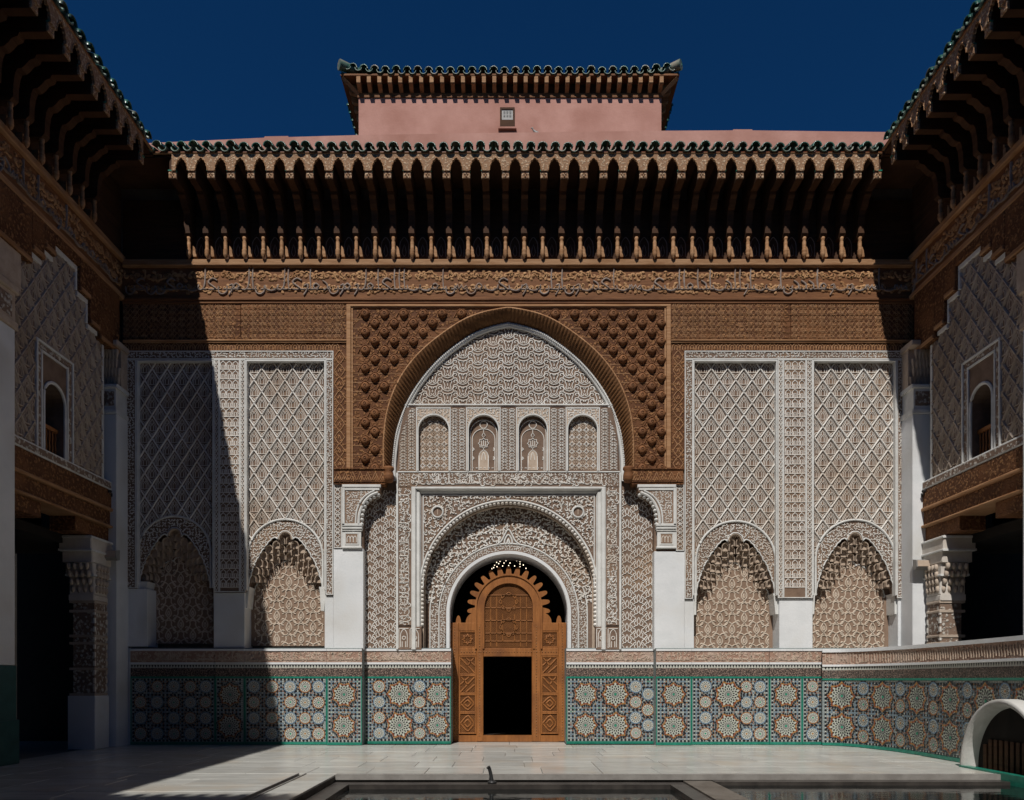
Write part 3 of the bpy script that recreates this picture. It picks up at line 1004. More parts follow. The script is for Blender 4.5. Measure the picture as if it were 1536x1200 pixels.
# script band across and down the sides of the portal
YS = .14
m = MB(); bpx(m, 597, 929, 708.5, 730, YS, YR + .01)
sb_ = fobj(m, 'script_band', GROUND)
relief('script', join(script_fill(616, 911, 709.5, 729.5, 5, 1.7, .025), curl_fill(616, 911, 710, 724, 5.4, 15, 1.3, .018)), RELIEF, sb_, YS)
relief('corner_filigree', join(curl_fill(598, 615, 710, 729, 3.6, 8, 1.1), curl_fill(912, 928, 710, 729, 3.6, 9, 1.1)), RELIEF, sb_, YS)
m = MB()
bpx(m, 596, 930, 706.6, 708.6, YS - .02, YR + .01, 0, .008)
bpx(m, 594, 597.2, 709, 974, YS - .03, YR + .01, 0, .008); bpx(m, 929, 932.2, 709, 974, YS - .03, YR + .01, 0, .008)
fobj(m, 'script_border', MOULD)
for a, b_, sd in ((597.4, 617, 21), (909, 928.8, 22)):
    m = MB(); bpx(m, a, b_, 731, 938, YS, YR + .01)
    st = fobj(m, 'script_column', GROUND)
    relief('script', swap_uv(join(script_fill(0, 207, 0, b_ - a - 1, sd, 1.5, .022, 1.2), curl_fill(0, 207, 1, (b_ - a) * .62, 5.2, sd + 5, 1.2, .016)), a + .5, 938), RELIEF, st, YS)
    m = MB()
    c0, c1 = (a, 632) if a < 700 else (894, b_)
    bpx(m, c0, c1, 940, 974, YS, YR + .01)
    bl = fobj(m, 'foot_panel', GROUND)
    arc2 = cr([(-5, 14), (-5, -4), (-3, -10), (0, -13), (3, -10), (5, -4), (5, 14)], 3)
    ring = [(2.6 * math.cos(t), 0 + 2.6 * math.sin(t)) for t in np.linspace(0, 6.2832, 9)]
    T = strokes([arc2, ring, [(-2.5, 14), (-2.5, 5)], [(2.5, 14), (2.5, 5)], [(-7, -14), (7, -14)], [(-7.5, 15), (-7.5, -14)]], 1.3, .02)
    relief('arcade_relief', tile(T, [(c0 + 8.5, 957), (c0 + 25.5, 957)]), RELIEF, bl, YS)
# white frame round the archway field
m = MB()
for s_ in (0, 1):
    def q2(px): return px if s_ == 0 else 2 * 763 - px
    m.grid([[(PX(q2(617), YS), YS + .001, PZ(v, YS)) for v in (974, 730)], [(PX(q2(619), YS), YS - .03, PZ(v, YS)) for v in (974, 731)],
            [(PX(q2(623), YS), YS - .03, PZ(v, YS)) for v in (974, 733)], [(PX(q2(625), YS), YS + .03, PZ(v, YS)) for v in (974, 735)],
            [(PX(q2(629), YS), YS + .03, PZ(v, YS)) for v in (974, 738)], [(PX(q2(631.5), YS), YR, PZ(v, YS)) for v in (974, 741)]])
m.grid([[(PX(u, YS), YS + .001, PZ(730, YS)) for u in (617, 909)], [(PX(u, YS), YS - .03, PZ(731, YS)) for u in (619, 907)],
        [(PX(u, YS), YS - .03, PZ(733, YS)) for u in (623, 903)], [(PX(u, YS), YR - .03, PZ(735, YS)) for u in (625, 901)],
        [(PX(u, YR), YR - .03, PZ(738.5, YR)) for u in (629, 897)], [(PX(u, YR), YR, PZ(741, YR)) for u in (631.5, 894.5)]])
fobj(m, 'portal_frame', MOULD)
m = MB(); bpx(m, 634, 892, 742, 743.4, YR - .02, YR + .01); bpx(m, 634, 635.4, 743.4, 880, YR - .02, YR + .01); bpx(m, 890.6, 892, 743.4, 880, YR - .02, YR + .01)
fobj(m, 'field_border', MOULD)
kf = lambda u, v: ((u - c_o[0]) ** 2 + (v - c_o[1]) ** 2 > (R_o + 7) ** 2) & (v < 884) & ((u - 656.5) ** 2 + (v - 768) ** 2 > 90) & ((u - 867) ** 2 + (v - 768) ** 2 > 90) & ((u - 762) ** 2 + (v - 745) ** 2 > 36)
relief('portal_spandrel_scroll', curl_fill(636, 890, 744, 884, 6.2, 14, 1.9, .032, kf, 1.15), RELIEF, port, YR)
for u in (656.5, 867.0):
    m = MB()
    for r0, r1, ya, yb in ((10, 8.6, 0, -.05), (8.6, 7.2, -.05, -.05), (7.2, 6.6, -.05, .0)):
        m.grid([[(PX(u + r0 * math.cos(t), YR), YR + ya, PZ(768 + r0 * math.sin(t), YR)) for t in np.linspace(0, 2 * math.pi, 24)],
                [(PX(u + r1 * math.cos(t), YR), YR + yb, PZ(768 + r1 * math.sin(t), YR)) for t in np.linspace(0, 2 * math.pi, 24)]])
    rd = fobj(m, 'roundel', MOULD)
    dsk = MB(); dsk.lathe(0, 0, [(0, .0), (.09, .0), (.1, .02)], 16)
    m2 = MB(); m2.poly([(PX(u + 6.6 * math.cos(t), YR), YR - .008, PZ(768 - 6.6 * math.sin(t), YR)) for t in np.linspace(0, 2 * math.pi, 20, endpoint=False)])
    m2.box(PX(u - .6, YR), PX(u + .6, YR), YR - .02, YR - .009, PZ(772, YR), PZ(764, YR), 1)
    m2.obj('roundel_disc', [GROUND, TAN], rd)
ringk = [(762 + 3.6 * math.cos(t), 744.5 + 3.6 * math.sin(t)) for t in np.linspace(0, 6.2832, 14)]
relief('apex_ring', strokes([ringk, [(762, 748), (762, 752)]], 1.8, .03), MOULD, port, YR)
# archivolt of little shells round the outer arch
m = MB()
aa = np.linspace(0, math.pi, 40)
path = [(c_o[0] - R_o - 3, 974)] + [(c_o[0] - (R_o + 3) * math.cos(t), c_o[1] - (R_o + 3) * math.sin(t)) for t in aa] + [(c_o[0] + R_o + 3, 974)]
m.tube([(PX(a, YR), YR - .01, PZ(b_, YR)) for a, b_ in resample(path, 110)], .028, 6)
fobj(m, 'archivolt_roll', MOULD, smooth=True)
m = MB()
for a, b_ in resample([(c_o[0] - R_o, 974)] + [(c_o[0] - R_o * math.cos(t), c_o[1] - R_o * math.sin(t)) for t in aa] + [(c_o[0] + R_o, 974)], 96)[6:-6]:
    X, Z = PX(a, YR), PZ(b_, YR)
    rows_ = []
    for t in np.linspace(0, math.pi / 2, 4):
        rows_.append([(X + .05 * math.cos(t) * math.cos(p), YR + .03 - .055 * math.sin(t), Z + .05 * math.cos(t) * math.sin(p)) for p in np.linspace(0, 2 * math.pi, 7, endpoint=False)])
    m.grid(rows_, 0, True)
fobj(m, 'shell_archivolt', RELIEF, smooth=True, kind='stuff')
m = MB()
for d_, r_ in ((.06, 128.5), (.17, 127.5), (.28, 128.0)):   # ribs along the soffit
    pth = [(c_o[0] - r_, 974)] + [(c_o[0] - r_ * math.cos(t), c_o[1] - r_ * math.sin(t)) for t in aa] + [(c_o[0] + r_, 974)]
    m.tube([(PX(a, YR), YR + d_, PZ(b_, YR)) for a, b_ in pth], .022, 5)
fobj(m, 'soffit_ribs', TAN, smooth=True, kind='stuff')

# inner arch band
c_i, R_i = (763, 920), 88.0
m = MB()
m.prism(pxz([(625, 980), (625, 735), (901, 735), (901, 980), (c_i[0] + R_i + 5, 980)] + arc_pts(c_i, R_i + 5, 36, 980)[::-1][1:-1] + [(c_i[0] - R_i - 8, 980)], YI), YI, .996)
inn = fobj(m, 'inner_arch_wall', GROUND)
kf = lambda u, v: (np.hypot(u - c_i[0], np.minimum(v, 920) - c_i[1]) > R_i + 18) & (np.hypot(u - 763, np.minimum(v, 884) - 884) < 128) & (v < 905) & (np.abs(u - 763) > np.clip((v - 786) * .6, 0, 14) - 2)
relief('inner_arch_scroll', curl_fill(634, 892, 757, 905, 6.6, 44, 2.2, .04, kf, 1.2), RELIEF, inn, YI)
k2 = lambda u, v: (np.hypot(u - c_i[0], np.minimum(v, 920) - c_i[1]) > R_i + 7) & (np.hypot(u - c_i[0], np.minimum(v, 920) - c_i[1]) < R_i + 15) & (v < 972)
relief('inner_filigree', curl_fill(650, 876, 815, 972, 3.4, 45, 1.0, .015, k2), RELIEF, inn, YI)
k3 = lambda u, v: (v >= 905) & (v < 972) & (np.abs(u - 763) > R_i + 18) & (np.abs(u - 763) < R_i + 29)
relief('jamb_filigree', curl_fill(640, 886, 905, 972, 3.8, 46, 1.1, .016, k3), RELIEF, inn, YI)
m = MB()
for r0, ya in ((R_i + 16.5, .02), (R_i + 30, .02)):
    pth = [(c_i[0] - r0, 974)] + [(c_i[0] - r0 * math.cos(t), c_i[1] - r0 * math.sin(t)) for t in aa] + [(c_i[0] + r0, 974)]
    if r0 > 110:
        pth = [p for p in pth if p[1] > 880]
        for half in (pth[:len(pth) // 2], pth[len(pth) // 2:]):
            m.tube([(PX(a, YI), YI - .005, PZ(b_, YI)) for a, b_ in half], .02, 5)
    else:
        m.tube([(PX(a, YI), YI - .005, PZ(b_, YI)) for a, b_ in pth], .022, 5)
fobj(m, 'inner_rolls', MOULD, smooth=True, kind='stuff')
key = cr([(-17, 14), (-10, 8), (-6, 0), (0, -9), (6, 0), (10, 8), (17, 14)], 3)
key2 = cr([(-6, 13), (-5, 6), (0, -1), (5, 6), (6, 13)], 3)
relief('keystone_relief', tile(strokes([key, key2, cr([(-2, 12), (0, 5), (2, 12)], 2)], 2.6, .05), [(762.5, 803)]), MOULD, inn, YI)
m = MB()
outer = arc_pts(c_i, R_i + 5.5, 44, 976)
inner_ = arc_pts(c_i, R_i + 1, 44, 976)
inner2 = arc_pts(c_i, R_i, 44, 976)
m.grid([[(PX(p[0], YI), YI + .01, PZ(p[1], YI)) for p in outer], [(PX(p[0], YI), YI - .04, PZ(p[1], YI)) for p in outer],
        [(PX(p[0], YI), YI - .04, PZ(p[1], YI)) for p in inner_], [(PX(p[0], YI), YI - .02, PZ(p[1], YI)) for p in inner2], [(PX(p[0], YI), 1.5, PZ(p[1], YI)) for p in inner2]])
fobj(m, 'white_arch_reveal', WHITE)
for s_ in (-1, 1):
    x0 = PX(763 + s_ * R_i, YI)
    m = MB(); m.box(x0, x0 + s_ * .12, YI + .05, 1.5, 0, PZ(975.5, YI))
    fobj(m, 'door_jamb', WHITE)

# carved side panels of the recess
pd = cr([(0, -6.4), (-2.4, -1), (-1.8, 2.6), (0, 4)], 3)
ps = cr([(-8.5, -7.5), (-5.2, -5.5), (-4.3, -1.2), (-6.6, 2.2), (-4.6, 6.2), (-1.8, 5.4), (-1.6, 3.2)], 3)
pt = cr([(-8.5, 1), (-7, -2.4), (-4.6, -3.2)], 2)
TP = strokes([pd, mir(pd), ps, mir(ps), pt, mir(pt), cr([(-4.6, 6.2), (-7.4, 8.4), (-8.5, 8.6)], 2), cr([(4.6, 6.2), (7.4, 8.4), (8.5, 8.6)], 2)], 1.35, .024)
for a, b_ in ((547, 594), (932, 984)):
    offs = [(a + (b_ - a) / 6 + (i - 1) * (b_ - a) / 3, 742 + j * 17.3 + (8.6 if i % 2 else 0)) for i in range(0, 5) for j in range(-1, 15)]
    relief('palmette_panel', clip(tile(TP, offs), rect_keep(a, b_, 736, 973)), RELIEF, port, YR)

# ---- side blocks: lozenge panels over muqarnas niches
lz = [(0, 17.5), (2.2, 14.6), (6.0, 9.2), (9.6, 4.2), (12.25, 0)]
T_rib = strokes([cr(lz, 2), cr(mir(lz), 2)], 2.5, .06, .5)
ar = cr([(-2.5, 6), (-2.5, .5), (-1.4, -2), (0, -3), (1.4, -2), (2.5, .5), (2.5, 6)], 2)
fv = cr([(-5.4, 6), (-5.4, .5), (-3.8, -2.6), (-2.4, -6)], 2)
tf = cr([(0, -3), (-2.0, -5.6), (-1.4, -8.4), (0, -11.5)], 2)
ol = cr([(-8.2, 5), (-7.6, 1.0), (-5.2, -4.2), (-2.6, -9.0)], 2)
bt = cr([(-4.6, 8.6), (-1.4, 10), (0, 13.4)], 2)
T_fill = strokes([ar, fv, mir(fv), tf, mir(tf), ol, mir(ol), bt, mir(bt), [(-7.6, 6.4), (7.6, 6.4)]], 1.12, .03)
T_boxes = strokes([[(-3.6, 6), (-3.6, -3), (0, -6), (3.6, -3), (3.6, 6)], [(-1.4, 6), (-1.4, 0), (1.4, 0), (1.4, 6)], [(-5.4, 6.4), (5.4, 6.4)], [(0, -6), (0, -7.5)],
                   [(-5.4, 2), (-3.6, 2)], [(3.6, 2), (5.4, 2)]], 1.3, .022)
# niche back arabesque
bud = cr([(0, -10), (-3.6, -4), (-3.8, 1), (0, 5.5)], 3)
bud2 = cr([(0, -5), (-1.6, -1), (0, 2.4)], 2)
lea = cr([(0, 5.5), (-4.2, 9.4), (-9.4, 8.2), (-11.4, 4.0), (-8.8, 1.8), (-7.2, 3.8)], 3)
lea2 = cr([(0, -10), (-4.8, -13), (-9.8, -10.4), (-10.6, -6.2), (-7.8, -5.2)], 3)
lea3 = cr([(-11.4, 4.0), (-14.2, -.6), (-14.0, -5.6), (-18.25, -8.0)], 3)
T_niche = strokes([bud, mir(bud), bud2, mir(bud2), lea, mir(lea), lea2, mir(lea2), lea3, mir(lea3)], 1.9, .026)

# one muqarnas cell: a small pointed hood, hollow below
mq = MB()
W_, H_, Dp = .088, .20, .17
prof = [(-W_, -.085), (-W_, .02), (-W_ * .74, .07), (0, .105), (W_ * .74, .07), (W_, .02), (W_, -.085)]
n_ = len(prof)
f_ = [(p[0], 0, p[1]) for p in prof]
i_ = [(p[0] * .86, .004, p[1] * .90 - .008) for p in prof]
b__ = [(p[0] * .80, .085, p[1] * .88 - .010) for p in prof]
mq.grid([[(p[0], Dp * .9, p[2] + .0) for p in f_], f_, i_, b__])
mq.poly([b__[k] for k in range(n_)])
cell_me = mq.mesh('muqarnas_cell', TAN)

# lobed outline of a niche, unit: half width 58 px, measured from the apex line
lob = [(-57, 91), (-56, 78), (-53, 68), (-51, 60), (-47.5, 52), (-45, 44), (-40, 37), (-37, 29.5), (-32, 23.5), (-28, 17), (-22.5, 10.5), (-18, 6.5), (-13.5, 6), (-11, 9.5), (-10, 3), (-6, -2.5), (0, -4.5)]
def lobed(cx, top, hw, foot):
    k = hw / 57.0
    kk = (foot - top) / 91.0
    L = []
    pts = [(x * k, yy * kk) for x, yy in lob]
    for i in range(len(pts) - 1):
        (x0, y0), (x1, y1) = pts[i], pts[i + 1]
        for t in (0, .33, .66):
            x, yy = x0 + (x1 - x0) * t, y0 + (y1 - y0) * t
            s_ = math.sin(math.pi * t) * 1.1
            L.append((x - s_ * .8, yy - s_ * .6))
    L.append(pts[-1])
    full = L + [(-x, yy) for x, yy in L[::-1][1:]]
    return [(cx + x, top + yy) for x, yy in full]


YP, YN = .10, .46


def niche_panel(x0, x1, top_n, foot, bx0, bx1, bot, seed):
    """x0..x1 panel, niche apex top_n, niche foot, back wall bx0..bx1 down to bot"""
    cx, hw = (x0 + x1) / 2, (x1 - x0) / 2 - 3
    lo = lobed(cx, top_n, hw, foot)
    m = MB()
    m.prism(pxz([(x0, foot), (x0, 541), (x1, 541), (x1, foot)] + lo[::-1], YP), YP, .30)
    pan_ = fobj(m, 'lozenge_panel', GROUND)
    aR = hw + 1.5
    ac = top_n + aR * .90 - 16
    def outside_arch(u, v, g=0):
        return (np.hypot(u - cx, (v - ac) * .96) > aR + g) & (v < ac + 8) | (np.abs(u - cx) > aR + g + 30)
    cols = 5
    pw = (x1 - x0) / cols
    sc = pw / 24.5
    offs = []
    for j in range(-1, 17):
        for i in range(-1, cols + 1):
            offs.append((x0 + pw * (i + .5) + (pw / 2 if j % 2 else 0), 553 + j * 17.4))
    S = np.tile(np.array([[sc, 1.0]]), (len(offs), 1))
    keep = lambda u, v: (u > x0) & (u < x1) & (v > 542) & (np.hypot(u - cx, (v - ac)) > aR + 1) & (v < ac + 6)
    relief('lozenge_lattice', clip(tile(T_rib, offs, scl=S, jit=0), keep), RELIEF, pan_, YP)
    relief('lozenge_filling', clip(tile(T_fill, offs, scl=S), keep), FILLM, pan_, YP)
    # hood moulding and its carved band
    m = MB()
    ha = np.linspace(0.0, math.pi, 46)
    hood = [(cx - aR, foot)] + [(cx - aR * math.cos(t), ac - aR * math.sin(t)) for t in ha] + [(cx + aR, foot)]
    m.tube([(PX(a, YP), YP - .015, PZ(b_, YP)) for a, b_ in hood], .03, 6)
    m.obj('hood_moulding', MOULD, pan_, True)
    lo_np = np.array(lo)
    def between(u, v):
        il = np.interp(u, lo_np[:, 0], lo_np[:, 1], left=2000, right=2000)
        return (v < il - 3) & (np.hypot(u - cx, np.minimum(v, ac) - ac) < aR - 2)
    relief('hood_carving', curl_fill(x0, x1, top_n - 18, foot - 2, 4.4, seed, 1.35, .022, between), RELIEF, pan_, YP)
    m = MB()
    m.tube([(PX(a, YP), YP - .008, PZ(b_, YP)) for a, b_ in lo], .018, 5)
    m.obj('lobed_edge', MOULD, pan_, True)
    # niche back, with a stepped lobed top
    hb = (bx1 - bx0) / 2
    m = MB(); bpx(m, bx0 - 6, bx1 + 8, 780, bot, YN, .55)
    nb_ = fobj(m, 'niche_back', TANG)
    bl = lobed((bx0 + bx1) / 2, top_n + 42, hb, foot + 4)
    bl_np = np.array(bl)
    def inback(u, v):
        il = np.interp(u, bl_np[:, 0], bl_np[:, 1], left=2000, right=2000)
        return (u > bx0 + .5) & (u < bx1 - .5) & (v < bot - 1) & (v > il + 1.2)
    offs = []
    for j in range(0, 9):
        for i in range(-2, 4):
            offs.append(((bx0 + bx1) / 2 + i * 36.5 + (18.25 if j % 2 else 0), top_n + 40 + j * 17.0))
    relief('niche_arabesque', clip(tile(T_niche, offs), inback), TANL, nb_, YN)
    relief('niche_edge', strokes([bl], 2.0, .03), MOULD, nb_, YN)
    # muqarnas cells stepping back
    for tier, (k_, yy, n0) in enumerate(((.96, .13, 14), (.85, .23, 12), (.73, .33, 10), (.62, .42, 7))):
        base = lobed(cx, top_n + 6 + tier * 11.5, hw * k_, foot - 4)
        cur = [p for p in resample(base, 60) if p[1] < foot - 20]
        pts = resample(cur, n0)
        for i, p in enumerate(pts):
            if tier == 3 and i in (0, n0 - 1): continue
            add('muqarnas_cell', cell_me, nb_, (PX(p[0], yy), yy, PZ(p[1] + 5, yy)), (0, 0, 0), (rng.uniform(1.0, 1.12), 1, rng.uniform(1.0, 1.12)))
    # shell at the apex
    m = MB()
    rows_ = []
    for rr, yy in ((10.5, .05), (9, .05), (8.2, .12), (5, .22), (.5, .26)):
        rows_.append([(PX(cx + rr * math.cos(t) * (1 + .04 * math.cos(9 * t)), yy), yy, PZ(top_n + 8 - rr * 1.12 * math.sin(t), yy)) for t in np.linspace(0, math.pi, 19)])
    m.grid(rows_)
    m.obj('apex_shell', TAN, pan_, True)
    # niche cheeks and head behind the cells
    m = MB()
    m.prism(pxz([(x0 - 1, foot), (x0 - 1, 780), (x1 + 1, 780), (x1 + 1, foot)] + [(p[0], p[1] - 2) for p in lobed(cx, top_n + 24, hw * .9, foot)][::-1], .40), .40, .52)
    fobj(m, 'niche_head', TANG)
    return pan_


niche_panel(206, 318, 796, 882, 221, 321, 966, 61)
niche_panel(370, 486, 801, 885, 382, 485, 969, 62)
niche_panel(1042, 1164.5, 804, 893, 1043, 1153, 973, 63)
niche_panel(1221.5, 1343.5, 802, 893, 1218, 1326, 973, 64)

YF = -.035
def strip(a, b_, c, d, style, seed=0, name='filigree_strip', yf=YF):
    m = MB(); bpx(m, a, b_, c, d, yf, .30)
    st = fobj(m, name, GROUND)
    e = 1.3
    m = MB()
    bpx(m, a, a + e, c, d, yf - .02, yf + .01); bpx(m, b_ - e, b_, c, d, yf - .02, yf + .01)
    bpx(m, a + e, b_ - e, c, c + e, yf - .02, yf + .01); bpx(m, a + e, b_ - e, d - e, d, yf - .02, yf + .01)
    m.obj('strip_border', MOULD, st)
    a2, b2, c2, d2 = a + e + .4, b_ - e - .4, c + e + .4, d - e - .4
    if style == 'curl':
        T = curl_fill(a2, b2, c2, d2, 4.0, seed, 1.25, .02)
    elif style == 'vine':
        T = vine((a2 + b2) / 2, c2, d2, (b2 - a2) * .42, 13, 1.25, .022)
    elif style == 'box':
        n = max(1, round((b2 - a2) / 11)); w = (b2 - a2) / n
        T = tile(T_boxes, [(a2 + w * (i + .5), c2 + 7.5 + 14.2 * j) for i in range(n) for j in range(int((d2 - c2) / 14.2))])
    relief('strip_carving', T, RELIEF, st, yf)
    return st


def moulding_box(a, b_, c, d, w=2.2):
    """raised frame just round a panel, a..b, c..d in pixels (top and sides)"""
    m = MB()
    bpx(m, a - w, a, c - w, d, YF - .02, .12, 0, .01); bpx(m, b_, b_ + w, c - w, d, YF - .02, .12, 0, .01)
    bpx(m, a, b_, c - w, c, YF - .02, .12)
    fobj(m, 'panel_frame', MOULD)


# left block
strip(181.5, 500, 526, 538.5, 'curl', 71)
strip(183, 203.5, 538.8, 882, 'curl', 72)
moulding_box(206, 318, 541.4, 882)
strip(320.6, 328.4, 538.8, 888, 'vine', 73)
strip(328.6, 359.6, 538.8, 888, 'box', 74)
strip(359.8, 367.6, 538.8, 888, 'vine', 75)
moulding_box(370, 486, 541.4, 885)
strip(488.4, 499.6, 538.8, 892, 'curl', 76)
strip(500.6, 512.6, 727, 822, 'vine', 77)
# right block
strip(1027, 1371, 526, 538.5, 'curl', 81)
strip(1027.2, 1039.6, 538.8, 898, 'curl', 82)
moulding_box(1042, 1164.5, 541.4, 893)
strip(1167, 1175, 538.8, 897, 'vine', 83)
strip(1175.2, 1209.4, 538.8, 897, 'box', 84)
strip(1209.6, 1219, 538.8, 897, 'vine', 85)
moulding_box(1221.5, 1343.5, 541.4, 893)
strip(1346, 1357.5, 538.8, 897, 'curl', 86)
strip(1358, 1370.5, 538.8, 897, 'curl', 87)
strip(1014, 1026.4, 727, 826, 'vine', 88)

# white piers
YW0 = -.005
for nm, a, b_, c, d, y0 in (('pier', 181, 221, 883, 970, YW0), ('pier', 320.5, 367, 889, 972, YW0), ('pier', 487, 500, 893, 974, YW0),
                            ('pier', 500, 545, 823, 974, -.03), ('pier', 981.5, 1027, 827, 974, -.03), ('pier', 1027, 1041, 899, 974, YW0),
                            ('pier', 1169, 1219, 898, 974, YW0), ('pier', 1347, 1372, 898, 974, YW0)):
    m = MB(); bpx(m, a, b_, c, d, y0, .55, 0, .008); fobj(m, 'white_pier', WHITE)
for a, b_, c, d in ((203, 221, 872, 884), (318.5, 326, 880, 890), (362, 374, 880, 890), (478, 489, 880, 894), (1038.5, 1046, 890, 900), (1160, 1172, 890, 899), (1215, 1224, 890, 899), (1341, 1349, 890, 899)):
    m = MB()
    x0, x1 = PX(a, .04), PX(b_, .04)
    z0, z1 = PZ(d + 22, .04), PZ(c, .04)
    xm = (x0 + x1) / 2
    m.prism([(x0, z1), (x1, z1), (x1 - .02, z1 - .08), (xm + .04, z0), (xm - .04, z0), (x0 + .02, z1 - .08)], .06, .50)
    fobj(m, 'niche_impost', MOULD)

# walls behind strips (solid body of the blocks)
for x0, x1 in ((XA, PX(541)), (PX(985), XB)):
    m = MB(); m.box(x0, x1, .56, .998, 0, PZ(392)); fobj(m, 'block_body', DARKP)
for a, b_ in ((500, 545), (981.5, 1027)):
    m = MB(); bpx(m, a, b_, 705, 830, .02, .56); fobj(m, 'pier_head', GROUND)

# stucco corbels carrying the wooden arch
for sgn in (-1, 1):
    def q(px): return px if sgn < 0 else 2 * MIDX - px + 2
    yc = -.10
    out = [(513, 726.5), (570, 726.5), (570, 736), (566, 741), (559, 744), (552, 749), (546, 757), (542.5, 767), (541, 778), (541.5, 788), (513, 788)]
    m = MB(); m.prism(pxz([(q(a), b_) for a, b_ in out], yc), yc, .26)
    cor = fobj(m, 'arch_corbel', TANG)
    m = MB()
    bpx(m, q(513), q(571), 726.5, 731, yc - .04, yc + .02, 0, .012)
    bpx(m, q(514.5), q(569), 731.3, 735, yc - .022, yc + .02)
    bpx(m, q(513), q(517), 731, 788, yc - .03, yc + .02, 0, .008)
    bpx(m, q(513), q(543), 785, 789, yc - .03, yc + .1, 0, .008)
    m.tube([(PX(q(a), yc), yc - .01, PZ(b_, yc)) for a, b_ in cr([(567, 739), (557, 743), (549, 750), (543, 760), (539, 772), (538, 786)], 3)], .035, 6)
    m.tube([(PX(q(a), yc), yc - .01, PZ(b_, yc)) for a, b_ in cr([(562, 736), (552, 741), (544, 748), (538, 758), (534.5, 770), (533.5, 786)], 3)], .022, 6)
    m.obj('corbel_moulding', MOULD, cor)
    ccx, ccy, RR = q(574), 784, 42
    kf = lambda u, v: np.hypot(u - ccx, (v - ccy) * .9) > RR + 1
    lo_, hi_ = sorted((q(519), q(566)))
    relief('corbel_carving', curl_fill(lo_, hi_, 736.5, 784, 3.8, 91, 1.15, .016, kf), RELIEF, cor, yc)
    m = MB()                                               # small shells under the curve
    for p in resample([(567, 742), (557, 746), (550, 753), (545, 762), (542.5, 774), (542, 786)], 9):
        X, Z = PX(q(p[0]), yc), PZ(p[1], yc)
        rows_ = []
        for t in np.linspace(0, math.pi / 2, 4):
            rows_.append([(X + .055 * math.cos(t) * math.cos(pp) * 1, yc + .06 - .08 * math.sin(t), Z + .055 * math.cos(t) * math.sin(pp)) for pp in np.linspace(0, 2 * math.pi, 7, endpoint=False)])
        m.grid(rows_, 0, True)
    m.obj('corbel_shells', MOULD, cor, True, 'stuff')
    yb = -.06
    m = MB()
    bpx(m, q(513), q(541.5), 790, 822, yb, .26)
    blk = fobj(m, 'corbel_block', MOULD)
    m = MB()
    bpx(m, q(512.8), q(543), 789.2, 793.5, yb - .05, .2, 0, .012); bpx(m, q(512.8), q(542.6), 794, 796, yb - .025, .2); bpx(m, q(512.8), q(542.5), 819.5, 822.5, yb - .03, .2, 0, .01)
    bpx(m, q(517), q(538), 799, 800.4, yb - .012, yb + .01); bpx(m, q(517), q(538), 815.6, 817, yb - .012, yb + .01)
    bpx(m, q(517), q(518.4), 800.4, 815.6, yb - .012, yb + .01); bpx(m, q(536.6), q(538), 800.4, 815.6, yb - .012, yb + .01)
    m.obj('block_moulding', MOULD, blk)
    m = MB(); bpx(m, q(519), q(536), 801, 815, yb - .004, yb + .01); m.obj('block_field', TANG, blk)
    T = strokes([cr([(-2.2, 5), (-2.2, -1), (0, -4.5), (2.2, -1), (2.2, 5)], 2)], 1.2, .02)
    relief('block_arcade', tile(T, [(q(523), 808.5), (q(527.7), 808.5), (q(532.4), 808.5)]), RELIEF, blk, yb - .004)

# ---- dado of cut tile
def rosette_poly(n, R, rings, rim=None, star=0):
    """rings: (r0, r1, width share, colour, phase, shape)"""
    V, Fs, M = [], [], []
    for k in range(24):
        t0, t1 = k * math.pi / 12, (k + 1) * math.pi / 12
        V.append([(R * .12 * math.cos(t0), R * .12 * math.sin(t0)), (R * .80 * math.cos(t0), R * .80 * math.sin(t0)), (R * .80 * math.cos(t1), R * .80 * math.sin(t1)), (R * .12 * math.cos(t1), R * .12 * math.sin(t1))]); M.append(ZK.index('w'))
    for r0, r1, ws, c, ph, shp in rings:
        for k in range(n):
            a = (k + ph) * 2 * math.pi / n
            da = math.pi / n * ws
            rm = (r0 + r1) / 2
            if shp == 'k':      # kite
                pts = [(r0, a), (rm, a - da), (r1, a), (rm, a + da)]
            elif shp == 'p':    # petal
                pts = [(r0, a - da * .35), (r1 * .92, a - da), (r1, a), (r1 * .92, a + da), (r0, a + da * .35)]
            else:
                pts = [(r0, a - da), (r1, a - da), (r1, a + da), (r0, a + da)]
            V.append([(R * r * math.cos(t), R * r * math.sin(t)) for r, t in pts]); M.append(ZK.index(c))
    if n == 16:
        v2, m2 = star_outline(R)
        V += v2; M += m2
    return V, M


BIG = [(0, .10, 1.9, 'e', 0, 'k'), (.11, .30, .70, 'k', 0, 'k'), (.26, .48, .62, 'k', .5, 'k'), (.31, .42, .36, 'g', 0, 'k'), (.43, .62, .55, 'k', 0, 'k'), (.51, .63, .46, 'g', .5, 'k'), (.58, .77, .58, 'k', .5, 'k')]
SM1 = [(0, .17, 1.9, 'e', 0, 'k'), (.20, .52, .58, 'k', 0, 'k'), (.46, .70, .46, 'k', .5, 'k'), (.68, .90, .78, 'a', 0, 'k'), (.74, .92, .56, 'r', .5, 'k'), (.88, 1.10, .60, 'k', .5, 'k')]
SM2 = [(0, .17, 1.9, 'a', 0, 'k'), (.20, .52, .58, 'k', 0, 'k'), (.46, .70, .46, 'k', .5, 'k'), (.68, .90, .80, 'b', 0, 'k'), (.74, .92, .56, 'b', .5, 'k'), (.88, 1.10, .60, 'k', .5, 'k')]


